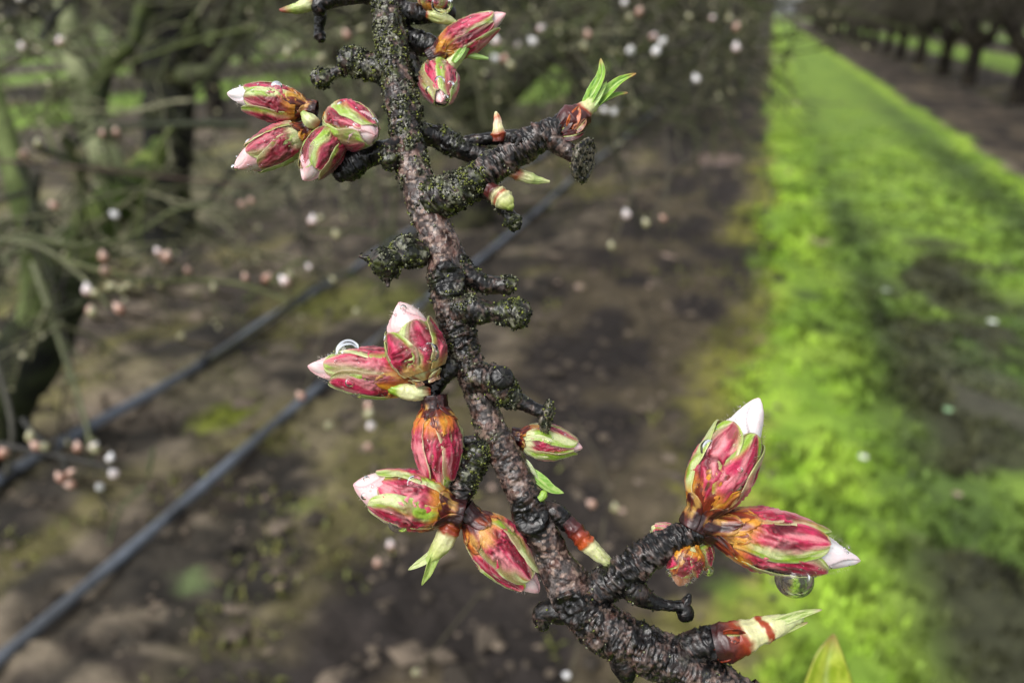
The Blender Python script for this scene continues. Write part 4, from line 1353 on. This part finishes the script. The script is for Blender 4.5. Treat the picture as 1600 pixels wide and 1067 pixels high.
# ------------------------------------------------------------------ leaf shoots
def leaf_geo(pts, w, nrm=(0, 0, 1), fold=.5, c=(S(112, 160, 40), S(168, 204, 84)), tipc=None, seed=1., curl=0.):
    rows = spline([[*A(*p), 1.0] for p in pts], 2.0)[:, :3]
    n, m = len(rows), 17
    T = np.gradient(rows, axis=0); T /= np.linalg.norm(T, axis=1)[:, None] + 1e-9
    nr = np.array(nrm, float)
    N = nr[None] - T * (T @ nr)[:, None]; N /= np.linalg.norm(N, axis=1)[:, None] + 1e-9
    B = np.cross(T, N)
    t = np.linspace(0, 1, n)[:, None]
    v = np.linspace(-1, 1, m)[None, :]
    wd = w * np.sin(np.pi * (0.12 + .88 * t) ** .8) ** .8 * (1 - .0 * t) + .6
    P = rows[:, None] + B[:, None] * (v * wd * (1 - .3 * fold))[..., None] + N[:, None] * ((np.abs(v) * wd * fold) + curl * v * wd)[..., None]
    st = np.stack([v * 3 + 0 * t + seed, t * 9 - np.abs(v) * 2.5, 0 * v * t], -1)
    nn = ridge(st, 2)
    P = P + N[:, None] * ((nn - .5) * 1.6)[..., None]
    C = mix(c[0], c[1], sst(.45, .85, nn))
    C = mix(C, S(200, 216, 130), sst(.16, .04, np.abs(v) + 0 * t) * .7)
    C = mix(C, c[1], sst(.86, 1., np.abs(v) + 0 * t) * .5)
    if tipc is not None:
        C = mix(C, tipc, sst(.8, 1, t + 0 * v) * .8 + .4 * sst(.9, 1, np.abs(v)) * (t > .5))
    ge = Geo()
    shell(ge, P, N[:, None] + 0 * P, 1.3, C)
    return ge

def banded(path, bands, seed=1., seg=40, rough=1.0):
    """path rows px py z r; bands = [(t, colour)...] along"""
    rows = [[*A(q[0], q[1], q[2]), q[3]] for q in path]
    P, N, s, th, R, E = tube_grid(rows, seg, 1.3)
    t = (s / s[-1])[:, None] + np.zeros((1, seg))
    n1 = fbm(P / 8 + seed * 11, 3)
    tt = t + (n1 - .5) * .10 + .025 * np.sin(th * 2 + seed)[None]
    cols = np.array([b[1] for b in bands]); ts = [b[0] for b in bands]
    C = np.stack([np.interp(tt, ts, cols[:, i]) for i in range(3)], -1)
    st = ridge(np.stack([np.cos(th)[None] * 2.2 + 0 * t, np.sin(th)[None] * 2.2 + 0 * t, t * 2.5 + seed], -1), 3)
    C = C * (.8 + .35 * st)[..., None]
    P = P + N * (rough * ((st - .6) * 3.2 + (n1 - .5) * 3) * np.clip(R / 8, .2, 1)[:, None])[..., None]
    # steps where scales end
    for b in bands:
        if len(b) > 2:
            P = P + N * (b[2] * sst(b[0] - .06, b[0], tt) * sst(b[0] + .05, b[0], tt))[..., None]
    ge = Geo(); ge.grid(P, C, closed=True)
    return ge

def leaf_bud(path, bands, seed=1., leaves=(), label=None, scale_list=(), mat=None, rough=1.0):
    org = to_world(A(*path[0][:3]))
    o = part('leaf_bud', banded(path, bands, seed, rough=rough), mat or M_LEAF, org, BR, label)
    for lf in leaves:
        link_sub('leaf', leaf_geo(**lf), M_LEAF, org, o)
    for sp, cc in scale_list:
        link_sub('bud_scale', leaf_geo(sp[0], sp[1], c=cc, fold=.35, seed=seed), M_SCALE, org, o)
    return o

CREAM, LG = S(226, 224, 168), S(150, 184, 84)
RB, DRB = S(160, 60, 28), S(70, 22, 18)
GRN = (S(104, 156, 36), S(160, 204, 74))
# the open leaf shoot
leaf_bud([(880, 200, 0, 20), (893, 190, 2, 24), (905, 182, 3, 20), (915, 172, 4, 14), (926, 163, 4, 11)], [(0, DMAR), (.3, MAR, 2), (.55, DRB, 2), (.62, RB), (.7, CREAM), (1, LG)], 2.,
         leaves=[dict(pts=[(912, 176, 4), (925, 150, 8), (940, 118, 8), (939, 92, 2)], w=11, nrm=(-.45, .1, 1), fold=.55, c=GRN, tipc=S(190, 150, 90)),
                 dict(pts=[(916, 176, 0), (945, 148, 0), (968, 128, 2), (994, 115, 0)], w=11, nrm=(.3, .6, 1), fold=.5, c=GRN, tipc=S(200, 130, 90), seed=2.),
                 dict(pts=[(918, 174, -4), (940, 160, -6), (962, 150, -6), (981, 145, -8)], w=8, nrm=(.2, .8, .8), fold=.45, c=GRN, tipc=S(200, 150, 100), seed=3.),
                 dict(pts=[(913, 176, 8), (928, 158, 12), (940, 140, 11), (948, 128, 8)], w=8, nrm=(0, .2, 1), fold=.3, c=(S(120, 168, 52), S(176, 206, 104)), seed=4.)],
         scale_list=[([(897, 196, 18), (902, 182, 20), (905, 166, 16)], 9, ), ] and [(([(890, 200, 20), (898, 184, 24), (905, 166, 20)], 10), (S(150, 60, 24), S(210, 110, 50))),
                     (([(876, 206, 16), (888, 190, 22), (896, 174, 18)], 9), (DMAR, MAR)), (([(898, 206, 22), (908, 196, 24), (916, 186, 20)], 7), (MAR, TAN)),
                     (([(880, 214, 16), (896, 212, 22), (914, 206, 18)], 9), (DMAR, MAR)), (([(872, 198, 10), (880, 182, 14), (892, 172, 12)], 8), (DMAR, MAR))],
         label='open leaf shoot with three bright green leaves at the end of the right spur')
leaf_bud([(779, 222, 6, 9), (779, 208, 8, 10), (778, 195, 8, 7), (776, 182, 8, 4.5), (775, 176, 8, 2)], [(0, DRB), (.25, RB, 2), (.4, CREAM), (.65, S(230, 200, 170)), (.8, S(200, 110, 70)), (1, CREAM)], 3., label='tiny upright striped bud on top of the right spur')
leaf_bud([(795, 268, -14, 8), (808, 272, -14, 9), (830, 279, -16, 8), (845, 282, -16, 5), (858, 284, -16, 2)], [(0, CREAM), (.2, S(190, 90, 60)), (.35, CREAM), (.7, S(190, 210, 130)), (1, CREAM)], 4., label='pale green pointed bud under the right spur')
leaf_bud([(764, 296, 14, 11), (775, 303, 20, 13), (786, 311, 26, 14), (793, 318, 30, 12), (797, 323, 31, 7)], [(0, DRB), (.25, MAR, 2), (.4, CREAM, 3), (.5, RB), (.62, CREAM, 2), (.85, S(200, 210, 120)), (1, S(120, 150, 50))], 5., label='stubby striped bud with cream and brown bands below the right spur')
leaf_bud([(712, 806, 22, 13), (702, 826, 24, 15), (694, 845, 25, 15), (682, 862, 25, 12), (672, 874, 24, 8)], [(0, DMAR), (.15, S(150, 60, 24), 2), (.3, RB, 2), (.38, CREAM), (.75, S(196, 204, 120)), (1, LG)], 6.,
         leaves=[dict(pts=[(686, 856, 28), (668, 872, 28), (652, 882, 26), (638, 890, 24)], w=7, nrm=(-.3, .3, 1), fold=.3, c=(S(176, 192, 116), S(206, 212, 150)), seed=5.),
                 dict(pts=[(688, 854, 30), (676, 876, 31), (668, 896, 30), (659, 914, 28)], w=8, nrm=(.4, .1, 1), fold=.35, c=(S(140, 172, 66), S(186, 204, 112)), seed=6.)],
         label='forked pale leaf shoot pointing down between the two lowest left buds')
leaf_bud([(884, 812, 10, 12), (898, 828, 12, 13), (914, 846, 13, 13), (930, 861, 12, 12), (948, 876, 10, 8), (962, 885, 8, 3)], [(0, DMAR), (.18, MAR, 2), (.32, RB, 2), (.42, S(200, 90, 30), 2), (.48, CREAM), (.75, S(224, 226, 170)), (1, LG)], 7.,
         leaves=[dict(pts=[(918, 850, 22), (936, 866, 22), (950, 878, 16), (964, 888, 8)], w=7, nrm=(0, 0, 1), fold=.2, c=(S(190, 200, 120), S(224, 226, 170)), seed=8.)],
         label='striped leaf bud pointing down right from the stem towards the lower right spur')
leaf_bud([(806, 712, -6, 4), (818, 722, -4, 6), (832, 738, -4, 6), (842, 750, -6, 5)], [(0, PG), (.5, CREAM), (1, LG)], 8.,
         leaves=[dict(pts=[(828, 736, 0), (846, 752, 2), (862, 764, 0), (881, 770, -4)], w=10, nrm=(.2, .5, 1), fold=.35, c=(S(130, 184, 60), S(186, 214, 120)), seed=9.),
                 dict(pts=[(812, 715, -2), (824, 728, 2), (834, 745, 2), (842, 762, 0)], w=7, nrm=(-.2, .3, 1), fold=.3, c=(S(190, 206, 150), S(216, 222, 180)), seed=10.)],
         label='narrow green leaf lying along the right side of the stem')
leaf_bud([(842, 780, 34, 4), (848, 776, 34, 6), (850, 770, 34, 5)], [(0, LG), (1, S(150, 190, 60))], 9., label='tiny green bud tip on the right edge of the stem above the round scar')
leaf_bud([(1118, 1006, 46, 27), (1136, 1003, 50, 28), (1158, 996, 52, 24), (1180, 988, 52, 20), (1205, 980, 52, 17), (1228, 972, 50, 12), (1250, 964, 48, 7)],
         [(0, DMAR), (.12, DRB, 2), (.28, RB, 2), (.36, CREAM, 2), (.50, CREAM), (.53, S(170, 70, 36), 2), (.57, S(170, 70, 36)), (.60, CREAM), (.9, S(200, 212, 150)), (1, LG)], 10.,
         leaves=[dict(pts=[(1195, 978, 60), (1225, 968, 60), (1255, 958, 56), (1284, 952, 52)], w=7, nrm=(0, .3, 1), fold=.3, c=(S(150, 176, 84), S(206, 214, 150)), tipc=S(200, 180, 160), seed=11.),
                 dict(pts=[(1180, 996, 62), (1205, 990, 62), (1232, 982, 58), (1262, 972, 52)], w=7, nrm=(0, -.2, 1), fold=.3, c=(S(150, 172, 84), S(200, 206, 140)), tipc=S(190, 160, 120), seed=12.),
                 dict(pts=[(1150, 1012, 58), (1170, 1006, 62), (1186, 998, 60), (1202, 990, 54)], w=13, nrm=(0, -.4, 1), fold=.25, c=(S(214, 214, 150), S(232, 230, 190)), seed=13.)],
         scale_list=[(([(1118, 1022, 62), (1135, 1018, 70), (1150, 1008, 68)], 13), (DRB, S(170, 60, 24))), (([(1130, 992, 70), (1150, 992, 74), (1168, 992, 68)], 12), (DRB, RB))],
         label='largest striped leaf bud, at the bottom right, tapering into pale green tips')
leaf_bud([(672, 612, 14, 7), (655, 613, 18, 12), (636, 612, 20, 12), (618, 608, 20, 9), (602, 603, 18, 6), (594, 600, 16, 3)], [(0, RB), (.15, PG), (.5, CREAM), (.62, S(150, 180, 50)), (1, S(104, 150, 34))], 11., label='green leaf bud lying under the left-pointing bud')
leaf_bud([(496, 196, -28, 8), (487, 190, -22, 11), (480, 184, -20, 9), (474, 178, -20, 5)], [(0, RB), (.4, PG), (1, S(160, 190, 90))], 12., label='small green bud nested in the centre of the top cluster')
leaf_bud([(696, 108, -118, 10), (708, 98, -114, 10), (720, 86, -110, 8), (730, 76, -108, 4)], [(0, S(200, 100, 40)), (.25, PG), (1, LG)], 13.,
         leaves=[dict(pts=[(708, 98, -104), (720, 82, -102), (726, 72, -102), (728, 64, -104)], w=6, fold=.3, c=GRN, seed=14.)],
         label='pale leaf bud between the two pink buds at the top')
leaf_bud([(722, 84, -124, 5), (740, 88, -122, 5), (752, 90, -122, 4), (762, 92, -122, 2)], [(0, LG), (1, S(170, 206, 120))], 14., label='thin green tip under the top right bud')
leaf_bud([(668, 22, -118, 8), (682, 26, -116, 10), (696, 30, -116, 9), (710, 35, -118, 4)], [(0, RB), (.15, S(190, 200, 120)), (1, PG)], 15., label='pale green bud on the dark top spur')
leaf_bud([(492, 2, -132, 10), (480, 8, -130, 11), (462, 14, -130, 8), (446, 16, -132, 5), (438, 16, -134, 2)], [(0, RB), (.2, PG), (.6, S(170, 190, 90)), (.85, S(150, 90, 60)), (1, S(170, 80, 70))], 16., label='green and red bud at the top edge, left of the stem')
# out of focus pink-brown bits of an older twig at top left
spur([[(498, 10, -160, 15, 0, .5, 1), (500, 30, -165, 12, 0, .4, 1), (498, 48, -170, 9, 0, .3, 1), (500, 56, -172, 13, 0, .3, 1), (502, 62, -172, 9, 0, .3, 1)]], seed=21, gstrength=0)

# blurred yellow-green leaf close to the lens at the bottom right
lf = leaf_geo([(1292, 1150, 320), (1290, 1100, 325), (1290, 1060, 330), (1294, 1030, 335), (1303, 990, 335)], 33, nrm=(.1, .1, 1), fold=.2, c=(S(150, 172, 40), S(186, 200, 70)), tipc=S(150, 120, 60), seed=15.)
org = to_world(A(1292, 1150, 320))
part('leaf', lf, M_LEAF, org, BR, label='blurred yellow-green leaf close to the viewer at the bottom edge')

# moss and lichen grains
MOSS_O = part('moss', MOSS, M_MOSS, kind='stuff')

# ------------------------------------------------------------------ raindrops
def drop(px, py, z, r, label, sy=1.0, cat='raindrop'):
    n, m = 20, 28
    th = np.linspace(0, 2 * math.pi, m, endpoint=False)
    ph = np.linspace(0.02, math.pi - .02, n)
    c = A(px, py, z)
    wob = 1 + .03 * np.sin(2 * th + px)[None, :]
    P = np.stack([np.outer(np.sin(ph), np.cos(th)) * wob, np.repeat(np.cos(ph)[:, None], m, 1) * sy, np.outer(np.sin(ph), np.sin(th))], -1)
    # slightly heavier towards the ground
    P[..., 0] *= 1 - .06 * P[..., 1]
    ge = Geo()
    ge.grid(c + P * r, np.ones(3), closed=True, flip=True)
    org = to_world(c)
    o = link('raindrop', ge.mesh('raindrop', M_WATER, origin=org), None, org)
    tag(o, label, cat, 'raindrops on the buds')

def drop_on(key, px, py, r, label, sink=.42):
    """seat a drop on the bud surface where the photograph shows it"""
    b = BUDI[key][0]
    U, PH = np.meshgrid(np.linspace(0, 1, 60), np.linspace(-math.pi, math.pi, 90), indexing='ij')
    P, X = b.pos(U, PH, 3.0)
    k = F / (F - P[..., 2])
    d = np.hypot(P[..., 0] * k + 800 - px, 533.5 - P[..., 1] * k - py)
    d = np.where(X[..., 2] > -.15, d, 1e6)
    i = np.unravel_index(np.argmin(d), d.shape)
    p = P[i] - X[i] * r * sink
    kk = F / (F - p[2])
    drop(p[0] * kk + 800, 533.5 - p[1] * kk, p[2], r, label)

drop_on('G', 545, 540, 23, 'large clear raindrop sitting on the back of the left-pointing bud', .34)
drop(1241, 903, 28, 29, 'largest raindrop, hanging under the white-tipped bud at right', 1.02)
drop_on('J', 622, 822, 18, 'dark red raindrop hanging under the wide lower left bud')
drop_on('H', 674, 548, 18, 'raindrop magnifying crimson on the right flank of the upright bud', .62)
drop_on('M', 1102, 700, 18, 'raindrop glowing crimson on the left flank of the large upright bud at right', .62)
drop_on('J', 648, 752, 15, 'raindrop glowing pink on top of the wide lower left bud', .62)
drop_on('G', 545, 598, 8, 'small raindrop on the dark lower sepal of the left-pointing bud')
drop_on('G', 556, 620, 11, 'raindrop hanging below the left-pointing bud')
drop(630, 481, 40, 5, 'tiny bead at the very tip of the square-tipped upright bud')
drop_on('H', 600, 531, 7, 'raindrop on the left edge of the upright bud beside the stem middle')
drop(366, 262, -26, 5, 'tiny bead at the tip of the lowest left bud of the top cluster')
drop_on('C', 433, 133, 10, 'raindrop on the back of the white-tipped bud in the top cluster')
drop_on('D', 390, 222, 8, 'raindrop on the upper edge of the lowest left bud in the top cluster')
drop_on('F', 594, 186, 8, 'raindrop on the right edge of the fat rounded bud')
drop_on('F', 532, 163, 6, 'raindrop on the upper left edge of the fat rounded bud')
drop_on('B', 688, 124, 9, 'raindrop in the middle of the beaded pink bud')
drop_on('B', 706, 132, 8, 'raindrop on the right side of the beaded pink bud')
drop_on('B', 668, 140, 7, 'raindrop on the left side of the beaded pink bud')
drop_on('B', 698, 152, 6, 'raindrop low on the beaded pink bud beside its tip')
drop(1106, 890, 16, 9, 'raindrop hanging from the tiny bud under the lower right spur')
drop(1046, 894, 20, 6, 'small raindrop on the underside of the lower right spur')
drop_on('J', 570, 776, 6, 'raindrop on the rounded pale petals of the wide lower left bud')
drop_on('J', 572, 746, 5, 'bead on the upper rim of the pale petals of the wide lower left bud')
drop(690, 4, -104, 20, 'raindrop cut by the top edge of the picture')
drop_on('L', 858, 690, 5, 'small bead on the pale side of the greenish bud right of the stem')
drop_on('M', 1155, 735, 6, 'tiny bead low on the right flank of the large upright bud at right')

def dew_and_hairs():
    dew, hair = Geo(), Geo()
    n, m = 8, 10
    th = np.linspace(0, 2 * math.pi, m, endpoint=False)
    ph = np.linspace(.02, math.pi - .02, n)
    unit = np.stack([np.outer(np.sin(ph), np.cos(th)), np.repeat(np.cos(ph)[:, None], m, 1), np.outer(np.sin(ph), np.sin(th))], -1)
    for key, (b, o) in BUDI.items():
        cnt = int(16 * b.R / 40)
        U = RNG.uniform(.2, .92, cnt); PH = RNG.uniform(-1.7, 1.7, cnt)
        P, X = b.pos(U, PH, 4.5 * b.R / 45)
        for p in P:
            r = RNG.uniform(.9, 2.6)
            dew.grid(p + unit * r, np.ones(3), closed=True, flip=True)
        c = 420
        U = RNG.uniform(.12, .9, c) ** .8; PH = RNG.uniform(-math.pi, math.pi, c)
        P, X = b.pos(U, PH, 2.0 * b.R / 45)
        d = X + b.a * .5 + RNG.normal(0, .35, (c, 3))
        d /= np.linalg.norm(d, axis=1)[:, None]
        L = RNG.uniform(4, 8, c)[:, None] * b.R / 45
        sd = np.cross(d, RNG.normal(0, 1, (c, 3))); sd /= np.linalg.norm(sd, axis=1)[:, None]
        V = np.stack([P + sd * .22, P - sd * .22, P + d * L], 1).reshape(-1, 3)
        hair.add(V, S(236, 220, 200), None, np.arange(c * 3).reshape(-1, 3))
    org = to_world(A(905, 700, 0))
    o = link('fine_dew', dew.mesh('fine_dew', M_WATER, origin=org), None, org)
    tag(o, 'pinhead beads of dew sprinkled over all the pink buds', 'dew', kind='stuff')
    part('hairs', hair, M_PETAL, kind='stuff')
dew_and_hairs()
